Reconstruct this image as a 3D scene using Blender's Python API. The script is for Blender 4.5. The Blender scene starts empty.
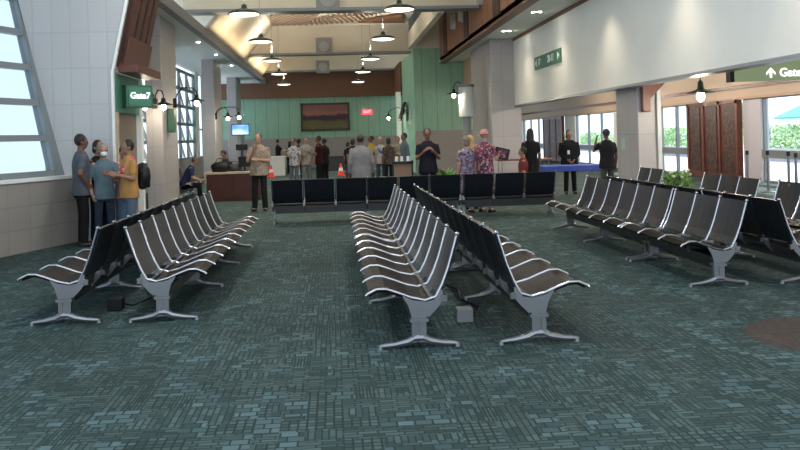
import bpy, bmesh, math, random
from mathutils import Vector, Matrix, Euler
random.seed(7)
PI = math.pi
S = bpy.context.scene
col = S.collection

# ------------------------------------------------------------------ materials
MATS = {}
def mat(name, c, rough=.6, metal=0., spec=.5, var=0., vscale=6., bump=0., emit=None, estr=0., coat=0.):
    if name in MATS: return MATS[name]
    m = bpy.data.materials.new(name); m.use_nodes = True
    nt = m.node_tree; b = nt.nodes['Principled BSDF']
    b.inputs['Base Color'].default_value = (*c, 1); b.inputs['Roughness'].default_value = rough
    b.inputs['Metallic'].default_value = metal; b.inputs['Specular IOR Level'].default_value = spec
    b.inputs['Coat Weight'].default_value = coat
    if emit: b.inputs['Emission Color'].default_value = (*emit, 1); b.inputs['Emission Strength'].default_value = estr
    if var or bump:
        tc = nt.nodes.new('ShaderNodeTexCoord'); n = nt.nodes.new('ShaderNodeTexNoise')
        n.inputs['Scale'].default_value = vscale; n.inputs['Detail'].default_value = 4
        nt.links.new(tc.outputs['Object'], n.inputs['Vector'])
        if var:
            r = nt.nodes.new('ShaderNodeValToRGB')
            r.color_ramp.elements[0].position = .3; r.color_ramp.elements[1].position = .7
            r.color_ramp.elements[0].color = (*[max(0, x*(1-var)) for x in c], 1)
            r.color_ramp.elements[1].color = (*[min(1, x*(1+var)) for x in c], 1)
            nt.links.new(n.outputs['Fac'], r.inputs['Fac']); nt.links.new(r.outputs['Color'], b.inputs['Base Color'])
        if bump:
            bp = nt.nodes.new('ShaderNodeBump'); bp.inputs['Strength'].default_value = bump; bp.inputs['Distance'].default_value = .01
            nt.links.new(n.outputs['Fac'], bp.inputs['Height']); nt.links.new(bp.outputs['Normal'], b.inputs['Normal'])
    MATS[name] = m; return m

def mat_tile(name, c, joint, w, h, rough=.45, mode='xz', off=(0, 0), gap=.012):
    """large stone tiles: brick texture without offset; mode picks the plane"""
    m = bpy.data.materials.new(name); m.use_nodes = True; nt = m.node_tree; b = nt.nodes['Principled BSDF']
    tc = nt.nodes.new('ShaderNodeTexCoord'); sp = nt.nodes.new('ShaderNodeSeparateXYZ'); cb = nt.nodes.new('ShaderNodeCombineXYZ')
    nt.links.new(tc.outputs['Object'], sp.inputs[0])
    if mode == 'mix':
        a = nt.nodes.new('ShaderNodeMath'); a.operation = 'ADD'
        nt.links.new(sp.outputs['X'], a.inputs[0]); nt.links.new(sp.outputs['Y'], a.inputs[1]); nt.links.new(a.outputs[0], cb.inputs['X'])
    else:
        nt.links.new(sp.outputs['X' if mode == 'xz' else 'Y'], cb.inputs['X'])
    nt.links.new(sp.outputs['Z'], cb.inputs['Y'])
    mp = nt.nodes.new('ShaderNodeMapping'); mp.inputs['Location'].default_value = (off[0], off[1], 0)
    nt.links.new(cb.outputs[0], mp.inputs['Vector'])
    br = nt.nodes.new('ShaderNodeTexBrick'); br.offset = 0; br.inputs['Scale'].default_value = 1
    br.inputs['Brick Width'].default_value = w; br.inputs['Row Height'].default_value = h; br.inputs['Mortar Size'].default_value = gap
    br.inputs['Mortar Smooth'].default_value = .3
    br.inputs['Color1'].default_value = (*c, 1); br.inputs['Color2'].default_value = (*[x*.93 for x in c], 1); br.inputs['Mortar'].default_value = (*joint, 1)
    nt.links.new(mp.outputs[0], br.inputs['Vector']); nt.links.new(br.outputs['Color'], b.inputs['Base Color'])
    b.inputs['Roughness'].default_value = rough
    MATS[name] = m; return m

def mat_pattern(name, cols, scale=30, rough=.8, kind='voronoi'):
    if name in MATS: return MATS[name]
    m = bpy.data.materials.new(name); m.use_nodes = True; nt = m.node_tree; b = nt.nodes['Principled BSDF']
    tc = nt.nodes.new('ShaderNodeTexCoord')
    if kind == 'voronoi':
        v = nt.nodes.new('ShaderNodeTexVoronoi'); v.inputs['Scale'].default_value = scale; out = v.outputs['Color']
        sp = nt.nodes.new('ShaderNodeSeparateColor'); nt.links.new(out, sp.inputs[0]); out = sp.outputs[0]
    else:
        v = nt.nodes.new('ShaderNodeTexNoise'); v.inputs['Scale'].default_value = scale; out = v.outputs['Fac']
    nt.links.new(tc.outputs['Object'], v.inputs['Vector'])
    r = nt.nodes.new('ShaderNodeValToRGB'); r.color_ramp.interpolation = 'CONSTANT' if kind == 'voronoi' else 'LINEAR'
    el = r.color_ramp.elements
    lo, hi = (0, 1) if kind == 'voronoi' else (.35, .65)
    while len(el) < len(cols): el.new(.5)
    for i, c in enumerate(cols):
        el[i].position = lo + (hi-lo)*i/len(cols); el[i].color = (*c, 1)
    nt.links.new(out, r.inputs['Fac']); nt.links.new(r.outputs['Color'], b.inputs['Base Color'])
    b.inputs['Roughness'].default_value = rough
    MATS[name] = m; return m

def mat_board(name, c, dark, pitch, axis='X', rough=.6, gap=.06):
    """vertical boards / battens with thin dark joints every `pitch` metres"""
    m = bpy.data.materials.new(name); m.use_nodes = True; nt = m.node_tree; b = nt.nodes['Principled BSDF']
    tc = nt.nodes.new('ShaderNodeTexCoord'); sp = nt.nodes.new('ShaderNodeSeparateXYZ'); nt.links.new(tc.outputs['Object'], sp.inputs[0])
    d = nt.nodes.new('ShaderNodeMath'); d.operation = 'DIVIDE'; d.inputs[1].default_value = pitch; nt.links.new(sp.outputs[axis], d.inputs[0])
    fr = nt.nodes.new('ShaderNodeMath'); fr.operation = 'FRACT'; nt.links.new(d.outputs[0], fr.inputs[0])
    lt = nt.nodes.new('ShaderNodeMath'); lt.operation = 'LESS_THAN'; lt.inputs[1].default_value = gap; nt.links.new(fr.outputs[0], lt.inputs[0])
    n = nt.nodes.new('ShaderNodeTexNoise'); n.inputs['Scale'].default_value = 3
    mp = nt.nodes.new('ShaderNodeMapping'); mp.inputs['Scale'].default_value = (4, 4, .4)
    nt.links.new(tc.outputs['Object'], mp.inputs[0]); nt.links.new(mp.outputs[0], n.inputs['Vector'])
    r = nt.nodes.new('ShaderNodeValToRGB'); r.color_ramp.elements[0].color = (*[x*.8 for x in c], 1); r.color_ramp.elements[1].color = (*[min(1, x*1.2) for x in c], 1)
    nt.links.new(n.outputs['Fac'], r.inputs['Fac'])
    mx = nt.nodes.new('ShaderNodeMix'); mx.data_type = 'RGBA'
    nt.links.new(lt.outputs[0], mx.inputs['Factor']); nt.links.new(r.outputs['Color'], mx.inputs['A']); mx.inputs['B'].default_value = (*dark, 1)
    nt.links.new(mx.outputs['Result'], b.inputs['Base Color']); b.inputs['Roughness'].default_value = rough
    MATS[name] = m; return m

def mat_glass(name, tint=(.95, .98, 1)):
    m = bpy.data.materials.new(name); m.use_nodes = True; nt = m.node_tree; nt.nodes.clear()
    o = nt.nodes.new('ShaderNodeOutputMaterial'); t = nt.nodes.new('ShaderNodeBsdfTransparent'); g = nt.nodes.new('ShaderNodeBsdfGlossy')
    t.inputs[0].default_value = (*tint, 1); g.inputs['Roughness'].default_value = .02
    mx = nt.nodes.new('ShaderNodeMixShader'); mx.inputs[0].default_value = .03
    nt.links.new(t.outputs[0], mx.inputs[1]); nt.links.new(g.outputs[0], mx.inputs[2]); nt.links.new(mx.outputs[0], o.inputs[0])
    MATS[name] = m; return m

def mat_carpet():
    m = bpy.data.materials.new('teal_carpet'); m.use_nodes = True; nt = m.node_tree; b = nt.nodes['Principled BSDF']; L = nt.links.new
    tc = nt.nodes.new('ShaderNodeTexCoord')
    def snap(sx, sy, ox=0, oy=0):
        mp = nt.nodes.new('ShaderNodeVectorMath'); mp.operation = 'ADD'; mp.inputs[1].default_value = (ox, oy, 0); L(tc.outputs['Object'], mp.inputs[0])
        s = nt.nodes.new('ShaderNodeVectorMath'); s.operation = 'SNAP'; s.inputs[1].default_value = (sx, sy, 10); L(mp.outputs[0], s.inputs[0])
        w = nt.nodes.new('ShaderNodeTexWhiteNoise'); w.noise_dimensions = '3D'; L(s.outputs[0], w.inputs['Vector']); return w.outputs['Value']
    def brick(w, h, rot=0, c1=(.024, .048, .046), c2=(.080, .124, .116), gap=.006, bias=0., off=.5):
        mp = nt.nodes.new('ShaderNodeMapping'); mp.inputs['Rotation'].default_value = (0, 0, rot); L(tc.outputs['Object'], mp.inputs[0])
        br = nt.nodes.new('ShaderNodeTexBrick'); br.inputs['Scale'].default_value = 1; br.inputs['Brick Width'].default_value = w
        br.inputs['Row Height'].default_value = h; br.inputs['Mortar Size'].default_value = gap; br.offset = off; br.offset_frequency = 2; br.inputs['Bias'].default_value = bias
        br.inputs['Color1'].default_value = (*c1, 1); br.inputs['Color2'].default_value = (*c2, 1); br.inputs['Mortar'].default_value = (.016, .034, .034, 1)
        L(mp.outputs[0], br.inputs['Vector']); return br.outputs['Color']
    def mixc(a, bb, f):
        x = nt.nodes.new('ShaderNodeMix'); x.data_type = 'RGBA'; L(f, x.inputs['Factor']); L(a, x.inputs['A']); L(bb, x.inputs['B']); return x.outputs['Result']
    def gt(v, t):
        x = nt.nodes.new('ShaderNodeMath'); x.operation = 'GREATER_THAN'; x.inputs[1].default_value = t; L(v, x.inputs[0]); return x.outputs[0]
    A = brick(.11, .040, gap=.005, off=.3); B = brick(.12, .038, PI/2, gap=.005, off=.2); Cc = brick(.05, .05, gap=.007, bias=.1, off=0); D = brick(.10, .075, gap=.006, off=.4, c2=(.10, .165, .172)); E_ = brick(.075, .022, PI/2, gap=.005, off=0)
    v1 = snap(.21, .17); v2 = snap(.14, .26, .07, .11)
    c = mixc(A, B, gt(v1, .36)); c = mixc(c, Cc, gt(v1, .70)); c = mixc(c, D, gt(v2, .66)); c = mixc(c, E_, gt(v2, .93))
    n = nt.nodes.new('ShaderNodeTexNoise'); n.inputs['Scale'].default_value = .8; n.inputs['Detail'].default_value = 3; L(tc.outputs['Object'], n.inputs['Vector'])
    r = nt.nodes.new('ShaderNodeMapRange'); r.inputs['From Min'].default_value = .3; r.inputs['From Max'].default_value = .7; r.inputs['To Min'].default_value = .8; r.inputs['To Max'].default_value = 1.15
    L(n.outputs['Fac'], r.inputs['Value'])
    sc = nt.nodes.new('ShaderNodeVectorMath'); sc.operation = 'SCALE'; L(c, sc.inputs[0]); L(r.outputs[0], sc.inputs['Scale'])
    # woven-in brown disc at the right
    ds = nt.nodes.new('ShaderNodeVectorMath'); ds.operation = 'DISTANCE'; ds.inputs[1].default_value = (3.72, 6.02, 0); L(tc.outputs['Object'], ds.inputs[0])
    lt = nt.nodes.new('ShaderNodeMath'); lt.operation = 'LESS_THAN'; lt.inputs[1].default_value = .62; L(ds.outputs['Value'], lt.inputs[0])
    br = nt.nodes.new('ShaderNodeVectorMath'); br.operation = 'MULTIPLY_ADD'; br.inputs[1].default_value = (.4, .2, .18); br.inputs[2].default_value = (.05, .036, .032); L(sc.outputs[0], br.inputs[0])
    fin = nt.nodes.new('ShaderNodeMix'); fin.data_type = 'RGBA'; L(lt.outputs[0], fin.inputs['Factor']); L(sc.outputs[0], fin.inputs['A']); L(br.outputs[0], fin.inputs['B'])
    L(fin.outputs['Result'], b.inputs['Base Color']); b.inputs['Roughness'].default_value = .9; b.inputs['Specular IOR Level'].default_value = .25
    return m

M_chrome = mat('polished_aluminium', (.44, .44, .46), .24, 1.)
M_cast = mat('cast_aluminium', (.26, .27, .28), .42, .9)
M_beam = mat('dark_beam_metal', (.05, .052, .055), .4, .6)
M_vinyl = mat('black_vinyl', (.008, .009, .012), .36, 0, .36, bump=.08, vscale=40)
M_seatv = mat('black_vinyl_seat', (.010, .007, .005), .45, 0, .09, bump=.1, vscale=30)
M_vinyl.node_tree.nodes['Principled BSDF'].inputs['Specular Tint'].default_value = (.66, .8, 1, 1)  # blue tint stands in for window light reflected off the backrests
M_seatv.node_tree.nodes['Principled BSDF'].inputs['Specular Tint'].default_value = (1, .78, .6, 1)  # brownish tint stands in for warm light reflected off the seat pads
M_tileL = mat_tile('grey_wall_tile', (.50, .51, .52), (.42, .43, .44), .30, .60, mode='mix', off=(.05, .12))
M_tileW = mat_tile('warm_grey_tile_low', (.33, .31, .28), (.26, .245, .225), .60, .35, mode='mix')
M_pier = mat_tile('pier_tile', (.44, .42, .42), (.35, .335, .335), .6, .9, mode='mix', off=(.1, .3))
M_white = mat('white_plaster', (.84, .86, .82), .7, var=.02, vscale=2)
M_cream = mat('cream_plaster', (.62, .57, .47), .7, var=.03, vscale=1.5)
M_soffit = mat('pale_soffit', (.80, .83, .79), .65)
M_tan = mat('tan_header', (.50, .34, .23), .6)
M_tanlight = mat('tan_soft', (.56, .44, .33), .6)
M_brownwall = mat('brown_upper_wall', (.17, .078, .04), .6, var=.08)
M_greenwall = mat_board('green_board_wall', (.27, .46, .33), (.17, .31, .22), .62, 'X')
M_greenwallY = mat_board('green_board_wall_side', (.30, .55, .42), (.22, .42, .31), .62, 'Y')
M_wains = mat('taupe_wainscot', (.30, .27, .25), .6, var=.04)
M_wood = mat_board('wood_fascia', (.36, .16, .09), (.10, .04, .025), .95, 'Y', .45)
M_redwood = mat('red_brown_wood', (.13, .034, .02), .4, var=.25, vscale=4)
M_carve = mat_pattern('carved_wood', [(.035, .012, .007), (.085, .026, .014), (.10, .05, .028), (.02, .008, .005)], 14, .5)
M_desk = mat('mahogany', (.062, .013, .008), .35, var=.2, vscale=3)
M_grey = mat('grey_metal', (.22, .24, .25), .5, .3)
M_framegrey = mat('window_frame_grey', (.22, .25, .26), .5, .2)
M_green = mat('sign_green', (.03, .12, .075), .4)
M_greenlt = mat('sign_green_light', (.06, .20, .13), .4)
M_dkgreen = mat('lamp_green', (.012, .03, .022), .3, .3)
M_black = mat('black_plastic', (.009, .009, .010), .45, spec=.3)
M_glass = mat_glass('clear_glass')
M_bulb = mat('frosted_bulb', (1, .9, .75), .5, emit=(1, .86, .62), estr=9)
M_diff = mat('lamp_diffuser', (1, .93, .8), .5, emit=(1, .9, .72), estr=1.3)
M_led = mat('downlight_lens', (1, .95, .85), .5, emit=(1, .92, .8), estr=25)
M_signwhite = mat('sign_white', (.85, .85, .85), .5, emit=(1, 1, 1), estr=.55)
M_cone = mat('cone_orange', (.85, .06, .03), .5)
M_conew = mat('cone_white', (.85, .8, .8), .5)
M_speaker = mat('speaker_grey', (.24, .25, .26), .6)
M_whitebox = mat('white_laminate', (.62, .64, .62), .5)
M_bluecloth = mat('blue_cloth', (.05, .09, .42), .75, var=.15)
M_leaf = mat_pattern('green_leaves', [(.03, .10, .02), (.07, .20, .03), (.14, .30, .05)], 9, .7, 'noise')
M_leaf2 = mat_pattern('pale_leaves', [(.12, .28, .07), (.25, .45, .14), (.4, .6, .28)], 5, .7, 'noise')
M_flower = mat('white_petals', (.85, .85, .75), .6)

# ------------------------------------------------------------------ mesh helpers
class MB:
    def __init__(s): s.v = []; s.f = []; s.m = []
    def add(s, vs, fs, mi=0):
        n = len(s.v); s.v += [tuple(p) for p in vs]; s.f += [tuple(i+n for i in f) for f in fs]; s.m += [mi]*len(fs); return s
    def box(s, a, b, mi=0):
        x0, y0, z0 = [min(a[i], b[i]) for i in range(3)]; x1, y1, z1 = [max(a[i], b[i]) for i in range(3)]
        return s.add([(x0,y0,z0),(x1,y0,z0),(x1,y1,z0),(x0,y1,z0),(x0,y0,z1),(x1,y0,z1),(x1,y1,z1),(x0,y1,z1)],
                     [(0,3,2,1),(4,5,6,7),(0,1,5,4),(1,2,6,5),(2,3,7,6),(3,0,4,7)], mi)
    def prism(s, poly, off, mi=0):
        n = len(poly); p = [Vector(q) for q in poly]; o = Vector(off)
        nrm = Vector((0, 0, 0))
        for i in range(n): nrm += p[i].cross(p[(i+1) % n])
        if nrm.dot(o) > 0: p = p[::-1]
        vs = p + [q+o for q in p]
        return s.add(vs, [tuple(range(n)), tuple(range(2*n-1, n-1, -1))] + [((i+1) % n, i, i+n, (i+1) % n+n) for i in range(n)], mi)
    def cone(s, a, b, ra, rb, n=12, mi=0, cap=True):
        a = Vector(a); b = Vector(b); d = (b-a).normalized()
        t = Vector((1, 0, 0)) if abs(d.x) < .9 else Vector((0, 1, 0)); u = d.cross(t).normalized(); w = d.cross(u)
        vs = []
        for c, r in ((a, ra), (b, rb)):
            for i in range(n): vs.append(c + (u*math.cos(2*PI*i/n) + w*math.sin(2*PI*i/n))*r)
        fs = [((i+1) % n, i, i+n, (i+1) % n+n) for i in range(n)]
        if cap: fs += [tuple(range(n)), tuple(range(2*n-1, n-1, -1))]
        return s.add(vs, fs, mi)
    def tube(s, pts, r, n=8, mi=0):
        pts = [Vector(p) for p in pts]; rs = r if isinstance(r, (list, tuple)) else [r]*len(pts)
        vs = []; up = None
        for k, p in enumerate(pts):
            d = (pts[min(k+1, len(pts)-1)] - pts[max(k-1, 0)]).normalized()
            if up is None: up = Vector((1, 0, 0)) if abs(d.x) < .9 else Vector((0, 1, 0))
            u = (up - d*up.dot(d)).normalized(); up = u; w = d.cross(u)
            for i in range(n): vs.append(p + (u*math.cos(2*PI*i/n) + w*math.sin(2*PI*i/n))*rs[k])
        fs = []
        for k in range(len(pts)-1):
            for i in range(n): fs.append((k*n+i, k*n+(i+1) % n, (k+1)*n+(i+1) % n, (k+1)*n+i))
        fs += [tuple(range(n-1, -1, -1)), tuple(range((len(pts)-1)*n, len(pts)*n))]
        return s.add(vs, fs, mi)
    def lathe(s, prof, c=(0, 0, 0), n=20, mi=0):
        vs = []; m = len(prof)
        for r, z in prof:
            for i in range(n): vs.append((c[0]+r*math.cos(2*PI*i/n), c[1]+r*math.sin(2*PI*i/n), c[2]+z))
        fs = [(k*n+i, k*n+(i+1) % n, (k+1)*n+(i+1) % n, (k+1)*n+i) for k in range(m-1) for i in range(n)]
        if prof[0][0] > 1e-4: fs.append(tuple(range(n-1, -1, -1)))
        if prof[-1][0] > 1e-4: fs.append(tuple(range((m-1)*n, m*n)))
        return s.add(vs, fs, mi)
    def ell(s, c, r, nu=14, nv=9, rot=None, mi=0):
        vs = []; R = rot or Matrix.Identity(3)
        for j in range(nv+1):
            th = PI*j/nv
            for i in range(nu):
                p = R @ Vector((r[0]*math.sin(th)*math.cos(2*PI*i/nu), r[1]*math.sin(th)*math.sin(2*PI*i/nu), r[2]*math.cos(th)))
                vs.append((c[0]+p.x, c[1]+p.y, c[2]+p.z))
        fs = [(j*nu+i, (j+1)*nu+i, (j+1)*nu+(i+1) % nu, j*nu+(i+1) % nu) for j in range(nv) for i in range(nu)]
        return s.add(vs, fs, mi)
    def loft(s, rings, n=16, mi=0):
        """rings: (cx,cy,z,rx,ry)"""
        vs = []
        for cx, cy, z, rx, ry in rings:
            for i in range(n): vs.append((cx+rx*math.cos(2*PI*i/n), cy+ry*math.sin(2*PI*i/n), z))
        m = len(rings)
        fs = [(k*n+i, k*n+(i+1) % n, (k+1)*n+(i+1) % n, (k+1)*n+i) for k in range(m-1) for i in range(n)]
        fs += [tuple(range(n-1, -1, -1)), tuple(range((m-1)*n, m*n))]
        return s.add(vs, fs, mi)
    def capsule(s, a, b, ra, rb, n=12):
        s.cone(a, b, ra, rb, n); s.ell(a, (ra,)*3, n, 8); s.ell(b, (rb,)*3, n, 8); return s
    def build(s, name, mats, parent=None, bevel=0., smooth=False, rm=None, sm_it=3, xf=None, weld=False):
        me = bpy.data.meshes.new(name); me.from_pydata([xf(Vector(p)) for p in s.v] if xf else s.v, [], s.f)
        if not isinstance(mats, (list, tuple)): mats = [mats]
        for m in mats: me.materials.append(m)
        me.polygons.foreach_set('material_index', s.m)
        if weld:
            bm = bmesh.new(); bm.from_mesh(me); bmesh.ops.remove_doubles(bm, verts=bm.verts, dist=1e-5)
            bmesh.ops.recalc_face_normals(bm, faces=bm.faces); bm.to_mesh(me); bm.free()
        me.update()
        o = bpy.data.objects.new(name, me); col.objects.link(o)
        if rm or bevel:
            if bevel:
                d = o.modifiers.new('b', 'BEVEL'); d.width = bevel; d.segments = 2; d.limit_method = 'ANGLE'; d.angle_limit = .6
            if rm:
                d = o.modifiers.new('r', 'REMESH'); d.mode = 'VOXEL'; d.voxel_size = rm
                d = o.modifiers.new('s', 'SMOOTH'); d.factor = .5; d.iterations = sm_it
            dg = bpy.context.evaluated_depsgraph_get(); ev = o.evaluated_get(dg)
            nm = bpy.data.meshes.new_from_object(ev, depsgraph=dg); o.modifiers.clear(); o.data = nm
            bpy.data.meshes.remove(me); me = nm
            if not me.materials:
                for m in mats: me.materials.append(m)
        if smooth or rm:
            me.polygons.foreach_set('use_smooth', [True]*len(me.polygons))
        if bevel and not rm:
            me.shade_smooth_by_angle if False else None
        if parent: o.parent = parent
        return o

def tag(o, label=None, cat=None, group=None, kind=None):
    if label: o['label'] = label
    if cat: o['category'] = cat
    if group: o['group'] = group
    if kind: o['kind'] = kind
    return o
def empty(name, loc, rz=0, label=None, cat=None, group=None):
    o = bpy.data.objects.new(name, None); o.empty_display_size = .1; col.objects.link(o)
    o.location = loc; o.rotation_euler = (0, 0, rz); return tag(o, label, cat, group)
def struct(o, label=None): o['kind'] = 'structure'; return tag(o, label)
def sbox(name, a, b, m, bevel=0): return struct(MB().box(a, b).build(name, m, bevel=bevel))
def copy_tree(o, parent=None):
    c = o.copy(); col.objects.link(c); c.parent = parent
    for ch in [x for x in bpy.data.objects if x.parent == o]: copy_tree(ch, c)
    return c
def text_mesh(name, txt, size, m, loc, rot, parent, ext=.006, align='CENTER'):
    cu = bpy.data.curves.new(name, 'FONT'); cu.body = txt; cu.size = size; cu.extrude = ext; cu.align_x = align; cu.align_y = 'CENTER'; cu.offset = size*.012
    t = bpy.data.objects.new(name, cu); col.objects.link(t)
    dg = bpy.context.evaluated_depsgraph_get(); me = bpy.data.meshes.new_from_object(t.evaluated_get(dg), depsgraph=dg)
    bpy.data.objects.remove(t); bpy.data.curves.remove(cu)
    me.materials.clear(); me.materials.append(m)
    o = bpy.data.objects.new(name, me); col.objects.link(o); o.location = loc; o.rotation_euler = rot; o.parent = parent
    return o

# ------------------------------------------------------------------ camera
f = 830.; roll = .028; yaw = math.atan(65/830.)
F = Vector((math.sin(yaw), math.cos(yaw), 0)); R0 = Vector((math.cos(yaw), -math.sin(yaw), 0)); Z = Vector((0, 0, 1))
Rv = R0*math.cos(roll) - Z*math.sin(roll); U = Z*math.cos(roll) + R0*math.sin(roll)
cam = bpy.data.cameras.new('camera'); co = bpy.data.objects.new('camera', cam); col.objects.link(co)
mw = Matrix((( Rv.x, U.x, -F.x, 0), (Rv.y, U.y, -F.y, 0), (Rv.z, U.z, -F.z, 1.6), (0, 0, 0, 1)))
co.matrix_world = mw
cam.sensor_width = 36; cam.lens = f/800*36; cam.shift_y = -(225-136.2)/800; cam.clip_end = 400; cam.clip_start = .05
S.camera = co

# ------------------------------------------------------------------ shell
struct(MB().prism([(-10.4, -4, 0), (12.2, -4, 0), (12.2, 55, 0), (-6.3, 55, 0), (-6.3, 18.6, 0), (-4.6, 14.3, 0), (-4.4, 14.3, 0)], (0, 0, -.1)).build('floor', mat_carpet()))
CW, CE = -3.75, 4.5      # edges of the raised nave ceiling
# outer left wall from the gate box to the back
sbox('wall_left', (-6.3, 18.6, 0), (-6.1, 46, .9), M_tileW)
sbox('wall_left_pier_side', (-6.3, 18.6, .9), (-6.1, 27, 4.7), M_tileL)
sbox('wall_left_mid', (-6.3, 37.4, .9), (-6.1, 38.2, 4.7), M_white)
def window(n, x, y0, y1, z0, z1, nx, nz, th=.06, fm=M_framegrey, depth=.1, lattice=False):
    fr = MB()
    for i in range(nx+1):
        y = y0 + (y1-y0)*i/nx; fr.box((x-depth/2, y-th/2, z0), (x+depth/2, y+th/2, z1))
    for j in range(nz+1):
        z = z0 + (z1-z0)*j/nz; fr.box((x-depth/2, y0, z-th/2), (x+depth/2, y1, z+th/2))
    e = struct(fr.build('window_%d' % n, fm))
    MB().box((x-.006, y0, z0), (x+.006, y1, z1)).build('window_glass', M_glass, e)
    return e
w = window(1, -6.2, 27, 37.4, .9, 4.5, 6, 5, .12)
lt = MB()
for i in range(6):
    for j in range(5):
        y = 27 + 10.4*(i+.15)/6; z = .9 + 3.6*j/5
        lt.prism([(-6.30, y+.1, z+.66), (-6.30, y+.6, z+.66), (-6.30, y+1.5, z+.06), (-6.30, y+1.0, z+.06)], (-.05, 0, 0))
lt.build('sun_louvers', M_white, w)
window(2, -6.2, 38.2, 46, .9, 4.7, 5, 3, .08)
# low soffits
struct(MB().prism([(-6.3, 46, 4.7), (-6.3, 18.6, 4.7), (-4.6, 14.35, 4.7), (CW, 14.35, 4.7), (CW, 46, 4.7)], (0, 0, .15)).build('ceiling_left_soffit', M_soffit))
struct(MB().prism([(-5.4, 14.35, 5.3), (-9.6, 2, 5.3), (CW, 2, 5.3), (CW, 14.35, 5.3)], (0, 0, .12)).build('ceiling_left_near', M_soffit))
sbox('ceiling_right_soffit', (CE, 2, 4.7), (5.9, 35, 4.85), M_soffit)
sbox('trim_1', (CW-.1, 8, 4.64), (CW+.1, 46, 4.9), M_speaker)          # grey longitudinal edge beam
# nave ceiling and cross beams
sbox('ceiling', (-6.3, 2, 6.6), (6.2, 46, 6.75), M_cream)
n = 1
for y0, z0, z1 in ((24.8, 5.4, 6.6), (35.8, 5.2, 6.45), (44.6, 5.18, 6.6)):
    sbox('ceiling_beam_%d' % n, (CW-.6, y0, z0+.08), (4.45 if n == 1 else 3.4, y0+.55, z1), M_cream)
    sbox('trim_%d' % (n+1), (CW-.6, y0-.04, z0), (4.45 if n == 1 else 3.4, y0+.6, z0+.09), M_grey)
    n += 1
# coved slopes on the left between beams
for k, (a, b) in enumerate(((25.4, 35.7), (36.4, 44.5))):
    struct(MB().prism([(CW-.1, a, 4.9), (CW-.1, b, 4.9), (-2.4, b, 6.58), (-2.4, a, 6.58)], (-.05, 0, .06)).build('ceiling_cove_%d' % (k+1), M_cream))
# cream edge beam and clerestory over green block (right)
sbox('ceiling_edge_beam', (3.25, 25.3, 5.35), (3.45, 35.75, 6.05), M_cream)
window(3, 3.35, 25.4, 35.7, 6.05, 6.6, 12, 1, .05)
sbox('wall_gable', (3.4, 35, 5.3), (4.6, 35.2, 6.6), M_cream)
sbox('wall_right_clerestory', (4.7, -2, 4.85), (4.8, 35, 6.6), M_cream)
# slatted timber grilles under the ceiling
def slat_grille(label, poly, ang, nm=M_tan, pitch=.22):
    cx = sum(p[0] for p in poly)/len(poly); cy = sum(p[1] for p in poly)/len(poly)
    d = Vector((math.cos(ang), math.sin(ang))); nn = Vector((-d.y, d.x)); mb = MB(); k = -40
    P = [Vector(p) for p in poly]
    while k < 40:
        off = k*pitch; k += 1; hits = []
        for i in range(len(P)):
            a, b = P[i], P[(i+1) % len(P)]; da = (a-Vector((cx, cy))).dot(nn)-off; db = (b-Vector((cx, cy))).dot(nn)-off
            if da*db < 0: hits.append(a+(b-a)*(da/(da-db)))
        if len(hits) == 2:
            h = sorted(hits, key=lambda p: p.dot(d)); a, b = h
            if (b-a).length > .15:
                w_ = nn*.04
                mb.prism([(a.x-w_.x, a.y-w_.y, 6.42), (b.x-w_.x, b.y-w_.y, 6.42), (b.x+w_.x, b.y+w_.y, 6.42), (a.x+w_.x, a.y+w_.y, 6.42)], (0, 0, .14))
    return tag(mb.build('ceiling_grille', nm), label, 'ceiling grille', 'slatted timber grilles under the nave ceiling')
M_slat = mat('slat_taupe', (.30, .22, .16), .6)
slat_grille('slatted taupe timber grille fanning across the cream ceiling, left of the two', [(-4.4, 32.2), (-3.6, 35.5), (-1.1, 35.5), (-.3, 31.6)], 1.15, M_slat)
slat_grille('slatted taupe timber grille on the cream ceiling, right of the two', [(-1.4, 35.6), (-.1, 33.6), (2.3, 31.8), (.9, 35.0)], 1.35, M_slat)
tag(MB().prism([(1.1, 35.2, 6.45), (2.8, 33.4, 6.45), (3.15, 35.6, 6.45)], (0, 0, .1)).build('ceiling_panel', M_brownwall), 'flat brown triangular timber panel on the ceiling beside the skylight strip', 'ceiling panel')
# back wall
sbox('wall_back', (-6.3, 46, 0), (6, 46.2, 1.66), M_wains)
sbox('wall_back_green', (-6.3, 46, 1.66), (6, 46.2, 3.9), M_greenwall)
sbox('wall_back_brown', (-6.3, 45.7, 3.86), (6.2, 46.2, 5.25), M_brownwall)
sbox('wall_back_top', (-6.3, 46, 5.2), (6.2, 46.2, 6.75), M_cream)
# green block on the right
sbox('wall_green_block_base', (3.4, 35.02, 0), (6.1, 41, 1.8), M_wains)
sbox('wall_green_block', (3.42, 35, 1.8), (6.1, 41, 5.3), M_greenwall)
sbox('wall_green_block_side', (3.39, 35.02, 0), (3.42, 41, 5.3), M_greenwallY)
sbox('trim_13', (3.15, 42, 0), (3.38, 42.4, 3.85), M_white)
sbox('trim_5', (3.3, 41, 3.85), (3.5, 46, 5.3), M_brownwall)
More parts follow.
